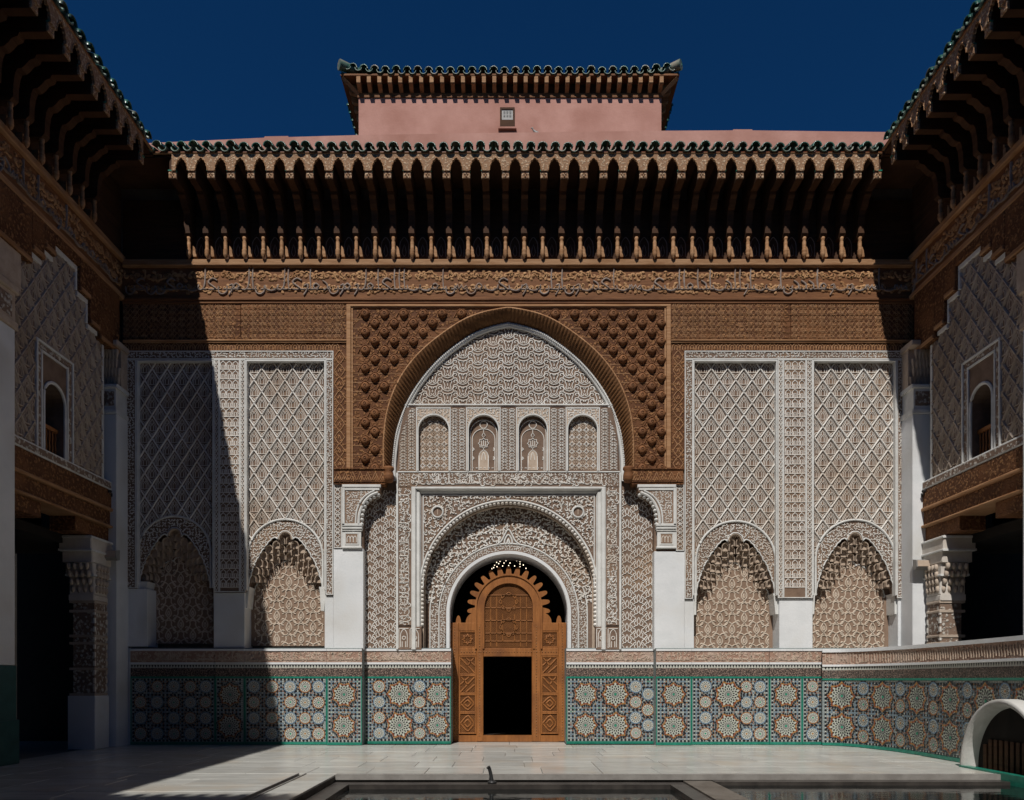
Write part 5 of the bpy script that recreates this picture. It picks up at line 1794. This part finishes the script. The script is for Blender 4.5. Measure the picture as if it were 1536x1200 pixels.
def wing(name, loc, rz, sg, label):
    w = empty(name, loc, rz)
    nset(w, label, 'building')
    def B(mb, s0, s1, y0, y1, z0, z1, m=0, bev=0.0): return mb.box(sg * s0, sg * s1, y0, y1, z0, z1, m, bev)
    def lim(a, b_): return (min(sg * a, sg * b_), max(sg * a, sg * b_))
    LEN = 19.9
    m = MB()
    B(m, 0, LEN, .42, 4.0, 10.5, 14.2); B(m, 0, LEN, 3.4, 4.0, -.4, 10.5); B(m, 0, LEN, .6, 3.4, 4.78, 5.0); B(m, 0, LEN, 2.0, 3.4, 5.0, 10.5)
    B(m, -2.2, -1.52, .0, 4.0, -.4, 14.2); B(m, LEN - .2, LEN, .6, 3.4, 0, 4.78)
    m.obj('building_mass', BLACK, w)
    m = MB(); B(m, 0, LEN, .002, .42, 12.1, 14.0); m.obj('upper_wood_wall', WOODD, w)
    m = MB(); B(m, .05, LEN, -.15, .05, 12.0, 12.16, 0, .02); m.obj('upper_rail', WOODL, w)
    m = MB(); B(m, .06, LEN, -.05, .42, 11.2, 12.0); fz_ = m.obj('inscription_frieze', WOOD, w)
    T = leaf_scroll(0, 600, 0, 38, 17); V, F = T; V = V.copy(); V[:, 0] = sg * (V[:, 0] / 60); V[:, 1] = 11.98 - V[:, 1] / 60
    mrel('leaf_scroll', (V, F), WOODA, fz_, -.05)
    T = script_fill(0, 600, 0, 46, 19 if sg > 0 else 23, 2.4, .06, low=True); V, F = T; V = V.copy()
    V[:, 0] = (V[:, 0] / 60) * 1.0 + .1; V[:, 0] = V[:, 0] if sg > 0 else V[:, 0] - 10.2
    V[:, 1] = 11.99 - V[:, 1] / 60
    mrel('inscription', (V, F), WOODG, fz_, -.05)
    m = MB(); B(m, .06, LEN, -.13, .42, 11.07, 11.2, 0, .02); m.obj('frieze_rail', WOODL, w)
    # stepped cedar lintels over the bay
    for s0, s1, z0 in ((.3, 1.16, 9.62), (1.165, 1.545, 9.78), (1.55, 1.955, 10.32), (1.96, 2.825, 10.86), (2.83, 3.195, 10.56), (3.2, 3.595, 10.28), (3.6, 5.6, 9.98), (5.605, 6.0, 10.28), (6.005, 6.4, 10.56), (6.405, LEN, 10.86)):
        m = MB(); B(m, s0, s1, -.12, .42, z0, 11.07, 0, .012); st = m.obj('stepped_lintel', WOODC, w)
        if z0 < 10.8:
            m = MB(); B(m, s0 + .02, s1 - .02, -.15, -.119, z0 + .01, z0 + .10, 0, .01); m.obj('lintel_bead', WOODL, st)
    # stucco wall with an arched window, then a second bay further on
    wc, ww = 2.70, .37
    zt, zs = 7.93, 6.42
    arcw = [(wc - ww, zs)] + [(wc - ww * math.cos(t), zt - ww + ww * 1.0 * math.sin(t)) for t in np.linspace(0, math.pi, 14)] + [(wc + ww, zs)]
    m = MB(); m.prism([(sg * a, z) for a, z in [(.9, zs), (.9, 10.85), (4.1, 10.85), (4.1, zs)] + arcw[::-1]], .0, .42)
    pan_ = m.obj('lozenge_wall', GROUND, w)
    offs = []
    for j in range(-1, 18):
        for i in range(-1, 10):
            offs.append((sg * (.95 + .408 * i + (.204 if j % 2 else 0)), 6.6 + j * .29))
    a0, a1 = lim(.9, 4.1)
    cxw = sg * wc
    def lint(u):
        s_ = np.abs(u)
        return np.select([s_ < 1.165, s_ < 1.55, s_ < 1.96, s_ < 2.83, s_ < 3.2, s_ < 3.6], [9.6, 9.76, 10.3, 10.84, 10.54, 10.26], 9.96)
    keep = lambda u, v: (u > a0) & (u < a1) & (v > 6.44) & (v < lint(u)) & ~((np.abs(u - cxw) < .66) & (v < 8.62))
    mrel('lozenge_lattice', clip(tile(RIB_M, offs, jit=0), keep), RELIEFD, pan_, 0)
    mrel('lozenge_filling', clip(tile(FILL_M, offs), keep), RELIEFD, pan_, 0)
    # pale edging that follows the steps
    m = MB()
    for s0, s1, z0 in ((1.165, 1.545, 9.72), (1.55, 1.955, 10.26), (1.96, 2.825, 10.80), (2.83, 3.195, 10.50), (3.2, 3.595, 10.22)):
        B(m, s0, s1, -.06, .01, z0 - .05, z0 + .055, 0, .01)
    for s_, z0, z1 in ((1.545, 9.72, 10.2), (1.955, 10.26, 10.74), (2.825, 10.55, 10.74)):
        B(m, s_ + .004, s_ + .06, -.058, .01, z0 + .06, z1, 0, .01)
    m.obj('stepped_edging', MOULD, pan_, kind='stuff')
    m = MB()
    for e, d_ in ((.64, .05), (.47, .035)):
        B(m, wc - e, wc - e + .05, -d_, .01, zs, 8.0 + e, 0, .01); B(m, wc + e - .05, wc + e, -d_, .01, zs, 8.0 + e, 0, .01); B(m, wc - e + .05, wc + e - .05, -d_, .01, 7.95 + e, 8.0 + e, 0, .01)
    m.tube([(sg * a, -.01, z) for a, z in arcw], .035, 6)
    m.obj('window_surround', MOULD, pan_)
    m = MB()
    for s0, s1 in ((wc - .59, wc - .47), (wc + .47, wc + .59)): B(m, s0, s1, -.02, .01, zs, 8.6)
    B(m, wc - .47, wc + .47, -.02, .01, 8.49, 8.58)
    m.obj('surround_filigree', FILI, pan_)
    m = MB(); B(m, wc - .5, wc + .5, .9, .95, 6.0, 8.6); m.obj('painted_window_dark', BLACK, w)  # black sheet painted as the unlit room behind the window
    rl = MB()
    B(rl, wc - ww, wc + ww, .14, .2, 6.98, 7.06); B(rl, wc - ww, wc + ww, .14, .2, 6.42, 6.5)
    for i in range(7):
        rl.lathe(sg * (wc - ww + .06 + i * .104), .17, [(.012, 6.5), (.022, 6.6), (.012, 6.72), (.022, 6.86), (.012, 6.98)], 6)
    rl.obj('window_balustrade', DOORW, pan_)
    m = MB(); B(m, .55, 4.1, -.06, .42, 6.22, 6.42, 0, .015); sl = m.obj('sill_band', MOULD, w)
    m = MB(); B(m, .58, 4.08, -.064, -.05, 6.25, 6.38); m.obj('sill_filigree', FILI, sl)
    m = MB(); B(m, .82, .90, -.02, .42, 6.42, 9.6); m.obj('corner_strip', MOULD, w)
    # carved beams over the gallery
    for s0, s1, y0, z0, z1, mt in ((.28, LEN, -.05, 5.78, 6.215, WOODC), (.28, LEN, -.02, 5.36, 5.70, WOODC), (.28, 1.9, .02, 4.98, 5.30, WOODC), (3.1, LEN, .02, 4.98, 5.30, WOODC)):
        m = MB(); B(m, s0, s1, y0, .6, z0, z1, 0, .012); m.obj('carved_beam', mt, w)
    for z0, z1 in ((5.70, 5.78), (5.30, 5.36)):
        m = MB(); B(m, .28, LEN, -.09, .6, z0, z1, 0, .02); m.obj('beam_rail', WOODL, w)
    # gallery pillar by the corner: white foot, carved shaft, stepped capital
    for s0 in (.66, 4.55):
        s1 = s0 + .52
        cxp = (s0 + s1) / 2
        m = MB(); B(m, s0 - .04, s1 + .04, -.04, .60, 0, 1.25, 0, .015); m.obj('pillar_foot', WHITE, w)
        m = MB(); B(m, s0, s1, .0, .50, 1.25, 3.5); sh = m.obj('pillar_shaft', FILI, w)
        for z0 in (1.25, 1.85, 2.45, 2.62, 3.2, 3.42):
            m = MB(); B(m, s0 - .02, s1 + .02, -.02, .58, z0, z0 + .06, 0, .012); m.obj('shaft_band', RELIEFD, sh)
        m = MB()
        for s_ in (s0, s1 - .03):
            for z0 in np.arange(1.35, 3.2, .2): B(m, s_ - .012, s_ + .042, -.012, .03, z0, z0 + .12)
        m.obj('shaft_notches', RELIEF, sh, kind='stuff')
        cpm = MB()
        for z0, z1, e in ((3.48, 3.62, .04), (3.62, 4.05, .02), (4.05, 4.35, .10), (4.35, 4.62, .17), (4.62, 4.97, .24)):
            B(cpm, s0 - e, s1 + e, -.0 - e * .25, .56 + e * .5, z0, z1 - .004, 0, .02)
        cpo = cpm.obj('pillar_capital', FILLM, w)
        m = MB()
        for z0, e in ((4.04, .11), (4.60, .26), (4.9, .27)): B(m, s0 - e, s1 + e, -.02 - e * .25, .57 + e * .5, z0, z0 + .05, 0, .01)
        m.obj('capital_moulding', MOULD, cpo)
        m = MB()
        for tier in range(4):
            for i in range(4):
                for ff in (0, 1):
                    z0 = 3.66 + tier * .17
                    e = .02 + tier * .06
                    if ff == 0: X, Y_ = sg * (s0 + (i + .5) * .13), -.01 - e * .2
                    else: X, Y_ = sg * (s1 + e), .07 + i * .14
                    m.lathe(X, Y_, [(0, z0), (.03, z0 + .02), (.052, z0 + .07), (.046, z0 + .15), (0, z0 + .17)], 6)
        m.obj('capital_muqarnas', RELIEFD, cpo, True, 'stuff')
    # tall white pier nearer the viewer, teal foot
    m = MB(); B(m, 4.12, 4.92, -.125, .5, 1.9, 8.4, 0, .015); m.obj('tall_pier', WHITE, w)
    m = MB(); B(m, 4.10, 4.94, -.145, .5, 0, 1.9, 0, .015); B(m, 4.06, 4.98, -.18, .5, 0, .85, 0, .02); m.obj('teal_foot', TEALD, w)
    m = MB(); B(m, 4.06, 4.98, -.16, .42, 8.4, 8.55, 0, .02); B(m, 4.1, 4.94, -.11, .42, 8.55, 9.1); B(m, 4.05, 4.99, -.17, .42, 9.1, 9.25, 0, .02); B(m, 3.9, 5.14, -.09, .42, 9.25, 9.98)
    tc = m.obj('tall_capital', TAN, w)
    m = MB(); B(m, 4.2, 4.84, -.12, -.10, 8.62, 9.02); m.obj('capital_field', FILI, tc)
    # second bay, seen only from the side
    m = MB(); B(m, 4.94, LEN, .0, .42, 6.22, 10.86); m.obj('far_stucco_wall', FILI, w)
    for s0 in (8.3, 12.4, 16.4):
        m = MB(); B(m, s0, s0 + .8, -.125, .5, 0, 8.4, 0, .015); m.obj('tall_pier', WHITE, w)
    # eave
    k = 1.3 / 1.06
    xs_ = [sg * s_ for s_ in np.arange(1.62, 9.3, .470)]
    xs_.sort()
    a0, a1 = lim(1.21, LEN)
    tl = sorted([sg * s_ for s_ in np.arange(1.46, LEN, .292)])
    eave(w, xs_, a0, a1, k, .470, tl)
    m = MB(); B(m, 9.2, LEN, -1.06 * k - .06, -1.06 * k - .01, 13.58, 13.965); m.obj('plain_fascia', WOODF, w)
    return w


wing('left_wing', (-9.7, 0, 0), math.radians(90), -1, 'shaded courtyard wing on the left with stucco window wall above a dark gallery')
wing('right_wing', (10.07, 0, 0), math.radians(-90), 1, 'courtyard wing on the right with stucco window wall above the low tiled wall')
# corner hip boards joining the eaves
m = MB()
m.box(-9.69, -8.36, -1.18, -1.1, 13.905, 13.96); m.box(8.74, 10.05, -1.18, -1.1, 13.905, 13.96)
m.prism_x([(-1.2, 14.0), (.8, 14.04), (.8, 14.85)], -10.4, -9.7); m.prism_x([(-1.2, 14.0), (.8, 14.04), (.8, 14.85)], 10.07, 10.9)
o = fobj(m, 'corner_boards', WOODD, kind='stuff')

# wing behind the viewer, whose shadow lies over the near floor
rw = empty('rear_wing', (0, -20.2, 0))
nset(rw, 'plain courtyard wing with deep cedar eave behind the viewer', 'building')
m = MB(); m.box(-14, 14.5, -.0, -3.5, 0, 14.0); m.obj('wall', RELIEF, rw)
m = MB(); m.box(-9.6, 9.9, 0, .08, 10.9, 12.1); m.obj('wood_frieze', WOOD, rw)
m = MB(); m.box(-14, 14.5, -3.5, 1.30, 13.55, 13.95); m.obj('eave', WOODD, rw)
tl = MB()
for x in np.arange(-9, 9, .292):
    tl.lathe(x, 1.36, [(0, 13.9), (.11, 13.92), (.11, 14.02), (0, 14.1)], 6)
tl.obj('tile_ends', GREENT, rw, True, 'stuff')
m = MB(); m.box(-3, 3, 0, .1, 0, 3.6); m.obj('wood_doors', DOORW, rw)

# ------------------------------------------------------------------ roof: parapet, pavilion
YQ = 1.25
m = MB()
pts = [(150, 216), (225, 214.5), (396, 206.5), (397, 204.6), (432, 204), (433, 205.5), (540, 202.5), (760, 199), (1000, 196), (1099, 195.5), (1100, 194), (1128, 194), (1129, 195.5), (1330, 198), (1420, 199), (1420, 245), (150, 245)]
m.prism(pxz(pts, YQ), YQ, YQ + .45)
par = m.obj('parapet_wall', PINK)
nset(par, 'long low pink rendered parapet running above the green tiled eave', 'wall')

YT = 3.0
tw = empty('roof_pavilion', (PX(766, YT), YT + 2, PZ(215, YT) - .8))
nset(tw, 'square pink roof pavilion with green tiled eave above the facade', 'building')
TO = tw.location.copy()


def tobj(mb, name, mats, smooth=False, kind=None):
    o = mb.obj(name, mats, tw, smooth, kind)
    o.location = -TO
    return o


tx0, tx1 = PX(538, YT), PX(992, YT)
zb, zw = PZ(230, YT), PZ(146, YT)
m = MB(); m.box(tx0, tx1, YT, YT + 5.5, zb, zw); tobj(m, 'wall', PINK)
OV, OVX = .30, .46
ze = PZ(114, YT - OV)                                         # underside of the eave boards at the edge
m = MB(); m.box(tx0 - OVX, tx1 + OVX, YT - OV, YT + 5.5 + OV, ze + .02, ze + .07); tobj(m, 'eave_board', WOOD)
m = MB(); m.box(tx0 - .03, tx1 + .03, YT - .03, YT + 5.53, zw - .02, zw + .10); tobj(m, 'wall_plate', WOOD)
m = MB(); m.box(tx0 + .02, tx1 - .02, YT + .02, YT + 5.48, zw, ze + .02); tobj(m, 'attic', WOODD)
raf = MB(); raf.box(-.052, .052, -OV + .10, .0, -.06, .09, 0, .0)
raf_me = MB().prism_x([(-OV + .01, ze + .018), (-OV + .01, ze - .17), (-OV + .04, ze - .20), (-.0, zw + .09), (0, ze + .018)], -.055, .055).mesh('rafter', WOODL)
n = 30
for i in range(n):
    X = tx0 + .05 + (tx1 - tx0 - .1) * i / (n - 1)
    add('rafter', raf_me, tw, (X - TO.x, YT - TO.y, -TO.z))
for s_, X in ((-1, tx0), (1, tx1)):
    for i in range(16):
        add('rafter', raf_me, tw, (X - TO.x, YT + .1 + i * .34 - TO.y, -TO.z), (0, 0, s_ * math.pi / 2))
    m = MB()
    m.tube([(X, YT, zw + .08), (X + s_ * (OVX - .04), YT - OV + .04, ze - .02)], .07, 4)
    tobj(m, 'corner_rafter', WOODL)
m = MB()
zr = ze + .08
m.poly([(tx0 - OVX, YT - OV, zr), (tx1 + OVX, YT - OV, zr), (.5, YT + 2.75, zr + 1.25), (-.5, YT + 2.75, zr + 1.25)])
m.poly([(tx1 + OVX, YT - OV, zr), (tx1 + OVX, YT + 5.5 + OV, zr), (.5, YT + 2.75, zr + 1.25)])
m.poly([(tx0 - OVX, YT + 5.5 + OV, zr), (tx0 - OVX, YT - OV, zr), (-.5, YT + 2.75, zr + 1.25)])
m.poly([(tx1 + OVX, YT + 5.5 + OV, zr), (tx0 - OVX, YT + 5.5 + OV, zr), (-.5, YT + 2.75, zr + 1.25), (.5, YT + 2.75, zr + 1.25)])
tr = tobj(m, 'hipped_roof', WOODD)
TCOV = cover_mesh('cover_tile', .12, 1.2, .34, True, GREENT)
TPAN = cover_mesh('pan_tile', .105, 1.2, .34, False, GREENP)
nt_ = 32
for i in range(nt_):
    X = tx0 - OVX + .05 + (tx1 - tx0 + 2 * OVX - .1) * i / (nt_ - 1)
    lift = .20 * max(0, abs(i - (nt_ - 1) / 2) / ((nt_ - 1) / 2) - .72) ** 1.2 * 3
    add('cover_tile', TCOV, tr, (X, YT - OV - .03 + rng.uniform(-.02, .02), zr + .07 + lift + rng.uniform(-.012, .012)), (0, rng.uniform(-.08, .08), rng.uniform(-.03, .03)))
    if i < nt_ - 1:
        add('pan_tile', TPAN, tr, (X + .155, YT - OV - .04, zr + .05 + lift), (0, 0, 0))
for s_, X in ((-1, tx0 - OVX), (1, tx1 + OVX)):
    for i in range(4, 20):
        add('cover_tile', TCOV, tr, (X + s_ * .10, YT - OV + .12 + i * .31, zr + .05), (0, 0, s_ * math.pi / 2))
    hp = MB()
    hp.tube([(X + s_ * .03, YT - OV - .06, zr + .20), (X - s_ * .45, YT - OV + .25, zr + .22), (X - s_ * 1.2, YT + .35, zr + .42), (s_ * .5, YT + 2.75, zr + 1.33)], [.14, .12, .11, .11], 8)
    o = hp.obj('hip_ridge', GREENP, tr, True)
# pavilion window
wx0, wx1 = PX(750, YT), PX(772, YT)
wz0, wz1 = PZ(191, YT), PZ(162, YT)
m = MB(); frame_y = YT - .03
m.box(wx0, wx0 + .05, frame_y, YT + .01, wz0, wz1); m.box(wx1 - .05, wx1, frame_y, YT + .01, wz0, wz1); m.box(wx0 + .05, wx1 - .05, frame_y, YT + .01, wz1 - .06, wz1)
m.box(wx0 + .05, wx1 - .05, frame_y, YT + .01, wz0, wz0 + .2)
wnd = tobj(m, 'window', WOODD)
m = MB(); m.box(wx0 + .05, wx1 - .05, YT - .012, YT - .002, wz0 + .2, wz1 - .06); m.obj('pane', GREYM, wnd)
m = MB()
for k in range(3): m.box(wx0 + .10 + k * .085, wx0 + .155 + k * .085, YT - .02, YT - .012, wz1 - .16, wz1 - .10); m.box(wx0 + .10 + k * .085, wx0 + .155 + k * .085, YT - .02, YT - .012, wz1 - .27, wz1 - .20)
m.obj('pane_holes', METAL, wnd, kind='stuff')
m = MB(); m.box(wx0 - .05, wx1 + .05, YT - .10, YT + .01, wz0 - .10, wz0 - .05); m.obj('sill', PINK, wnd)

# pigeon on the parapet
bx, by = PX(806, YQ), YQ + .2
bz = PZ(198.2, YQ)
pg = MB()
rows_ = []
for t, r_, dz in ((-.16, .006, .03), (-.10, .03, .045), (-.03, .062, .075), (.04, .066, .10), (.09, .045, .15), (.105, .036, .19), (.115, .040, .215), (.13, .030, .235), (.15, .012, .232), (.175, .003, .222)):
    rows_.append([(bx - t, by + r_ * math.cos(p) * .85, bz + .02 + dz + r_ * math.sin(p)) for p in np.linspace(0, 2 * math.pi, 10, endpoint=False)])
pg.grid(rows_, 0, True)
for s_ in (-.02, .02): pg.tube([(bx, by + s_, bz + .06), (bx + .005, by + s_, bz - .0)], .006, 4)
nset(pg.obj('pigeon', GREYM, smooth=True), 'small grey pigeon perched on the pink parapet near the pavilion window', 'pigeon')

# ------------------------------------------------------------------ low curved tiled wall on the right, with its small vault
path = resample(cr([(7.75, -.17), (8.15, -.36), (8.45, -.85), (8.68, -1.55), (8.80, -2.4), (8.84, -3.6), (8.80, -5.0), (8.74, -6.4), (8.7, -9.5)], 8), 200)
pa = np.array(path)
pd_ = np.r_[0, np.cumsum(np.hypot(*np.diff(pa, axis=0).T))]
tg = np.gradient(pa, axis=0); tg /= np.hypot(tg[:, 0], tg[:, 1])[:, None]
PL = pd_[-1]


def on_path(s_, off):
    x = np.interp(s_, pd_, pa[:, 0]); y_ = np.interp(s_, pd_, pa[:, 1])
    tx_, ty_ = np.interp(s_, pd_, tg[:, 0]), np.interp(s_, pd_, tg[:, 1])
    # outward side faces the courtyard (towards -x)
    return x + ty_ * off, y_ - tx_ * off


lw = empty('low_curved_wall', (8.8, -4, 0))
nset(lw, 'low curved courtyard wall faced with worn mosaic tile at the right', 'wall')
LO = Vector((8.8, -4, 0))


def lobj(mb, name, mats, smooth=False, kind=None):
    o = mb.obj(name, mats, lw, smooth, kind); o.location = -LO
    return o


def band(name, mat, z0, z1, off, s0=0.0, s1=None, th=None):
    ss = np.linspace(s0, s1 or PL, 90)
    m = MB()
    A = [on_path(q, off) for q in ss]
    Bk = [on_path(q, (-.32 if th is None else off - th)) for q in ss]
    m.grid([[(a[0], a[1], z0) for a in Bk], [(a[0], a[1], z0) for a in A], [(a[0], a[1], z1) for a in A], [(a[0], a[1], z1) for a in Bk]])
    return lobj(m, name, mat)


H0 = 2.36
band('wall_core', GROUT, 0, H0 - .03, 0)
band('coping', WHITE, H0 - .06, H0 + .02, .05)
band('inscription_band', PINKBAND, H0 - .36, H0 - .06, .015)
band('white_lip', WHITE, H0 - .41, H0 - .36, .035)
band('pale_course', ZB['w'], H0 - .50, H0 - .41, .010)
band('cut_tile_band', DADOBROWN, H0 - .70, H0 - .50, .012)
band('green_rail', TEALP, H0 - .745, H0 - .70, .025)
band('green_foot', TEALP, .01, .075, .03)
m = MB()
for q in np.arange(.05, PL - .1, .075):
    a, b_, c = on_path(q, .014), on_path(q + .05, .014), on_path(q + .025, .014)
    m.poly([(a[0], a[1], H0 - .42), (c[0], c[1], H0 - .49), (b_[0], b_[1], H0 - .42)])
lobj(m, 'black_triangles', ZB['k'], kind='stuff')
m = MB()
for q in np.arange(.06, PL - .1, .085):                         # upright carving of the band
    w_ = rng.uniform(.012, .02)
    a, b_ = on_path(q, .03), on_path(q + w_, .03)
    z1 = H0 - .09 - rng.uniform(0, .05); z0 = H0 - .34 + rng.uniform(0, .05)
    a2, b2 = on_path(q, .014), on_path(q + w_, .014)
    m.grid([[(p[0], p[1], z) for z in (z0, z1)] for p in (a2, a, b_, b2)])
    if rng.random() < .5:
        c, d = on_path(q + w_, .026), on_path(q + .06, .026)
        zz = rng.uniform(z0, z1 - .03); m.poly([(c[0], c[1], zz), (d[0], d[1], zz), (d[0], d[1], zz + .02), (c[0], c[1], zz + .02)])
lobj(m, 'band_carving', TAN, kind='stuff')
m = MB()
for q in np.arange(.06, PL - .1, .05):
    a, b_ = on_path(q, .018), on_path(q + .018, .018)
    m.grid([[(p[0], p[1], z) for z in (H0 - .685, H0 - .515)] for p in (a, b_)])
lobj(m, 'cut_tile_rods', BSTONE, kind='stuff')
za, zb_ = .085, H0 - .75
discs = []
lay = []
q = .45
k = 0
while q < PL - .4:
    if k % 2 == 0:
        lay += [(q, .25, 'big'), (q, .75, 'big')]; q += .57
    else:
        lay += [(q, .125, 'a'), (q, .375, 'b'), (q, .625, 'a'), (q, .875, 'b')]; q += .57
    k += 1
for s_, v, kd in lay:
    Z = za + (zb_ - za) * v; R = RR_[kd]
    discs.append((s_, Z, R))
    po, mi = rosette_poly(16 if kd == 'big' else 12, R, {'big': BIG, 'a': SM1, 'b': SM2}[kd])
    me = poly_mesh('rosette', po, mi, lambda u, v_: (u, 0, v_))
    for p in me.polygons:
        for vi in p.vertices:
            co = me.vertices[vi].co
            me.vertices[vi].co = (*on_path(s_ + co.x, .008 + (0 if p.index < 24 else .006 + p.index * .00006)), Z + co.z)
    add('rosette', me, lw, -LO)
po, mi = mosaic(.05, PL - .05, za, zb_, discs, 222)
add('mosaic_field', poly_mesh('mosaic_field', po, mi, lambda u, v: (*on_path(u, .005), v)), lw, -LO, kind='stuff')

# small white vault in front of the wall
va = empty('white_vault', (8.6, -5.7, 0))
nset(va, 'small round-arched white vault over a dark slatted opening at lower right', 'vault')
vx0, vx1, vy, vr = 8.44, 8.73, -5.7, 1.0
def vobj(mb, name, mat, smooth=False, kind=None):
    o = mb.obj(name, mat, va, smooth, kind); o.location = (-8.6, 5.7, 0); return o
t = np.linspace(0, math.pi, 40)
def half(r, h, x): return [(x, vy + r * math.cos(q), max(0.0, h * math.sin(q)) + 0.0) for q in t]
m = MB()
m.grid([half(1.12, 1.29, vx1), half(1.12, 1.29, vx0 + .02), half(1.11, 1.28, vx0), half(1.05, 1.22, vx0 - .01), half(1.03, 1.20, vx0 + .02), half(1.01, 1.18, vx0 + .03), half(.97, 1.14, vx1 - .035)])
vobj(m, 'arch_shell', VAULTM, True)
m = MB(); m.poly(half(.99, 1.16, vx1 - .03)); vobj(m, 'painted_dark_back', BLACK)  # black sheet added as the shade inside the vault
m = MB()
for i in range(11):
    yy = vy - .72 + i * .144
    hh = .55
    sl = MB(); sl.box(vx1 - .075, vx1 - .045, yy - .045, yy + .045, .0, min(hh, 1.1 * math.sqrt(max(.05, 1 - ((yy - vy) / .8) ** 2)) - .03)); vobj(sl, 'slat', WOODD)
m = MB(); m.box(vx0 - .03, vx0 + .12, vy - 1.6, vy + 1.09, -.20, .03, 0); vobj(m, 'teal_sill', TEALP)

# ------------------------------------------------------------------ fittings on the corner piers
def sec_camera(px, py, s_, label):
    Y = -.58
    c = empty('security_camera', (PX(px, Y), -.56, PZ(py, Y)))
    nset(c, label, 'camera', 'security cameras on the corner piers')
    m = MB(); m.tube([(0, 0, -.02), (0, -.06, -.02), (0, -.09, .02)], .012, 6); m.box(-.03, .03, -.012, .01, -.06, .02); m.obj('mount', METAL, c)
    m = MB(); m.tube([(s_ * .09, -.08, .055), (s_ * -.06, -.13, .035)], .036, 10); m.obj('housing', METAL, c, True)
    m = MB(); m.tube([(s_ * .10, -.077, .057), (s_ * .085, -.082, .054)], .04, 10); m.obj('end_cap', WHITE, c, True)


def flood(px, py, s_, label):
    Y = -.6
    c = empty('flood_lamp', (PX(px, Y), -.55, PZ(py, Y)))
    nset(c, label, 'lamp', 'flood lamps on the corner piers')
    m = MB(); m.box(-.02, .02, -.10, .0, -.02, .02); m.obj('arm', GREYM, c)
    m = MB(); m.prism_x([(-.10, .10), (-.26, .06), (-.28, -.10), (-.20, -.17), (-.10, -.14)], -.17, .17); b_ = m.obj('housing', GREYM, c)
    m = MB(); m.prism_x([(-.268, .05), (-.285, -.09), (-.29, -.09), (-.275, .055)], -.15, .15); m.obj('glass', TAN, b_)


sec_camera(1384, 741, 1, 'small dark security camera with pale cap on the sunlit right corner pier')
sec_camera(166, 741, -1, 'small dark security camera on the shaded left corner pier')
flood(1378, 846, 1, 'boxy grey flood lamp on the sunlit right corner pier')
flood(171, 832, -1, 'boxy grey flood lamp on the shaded left corner pier')
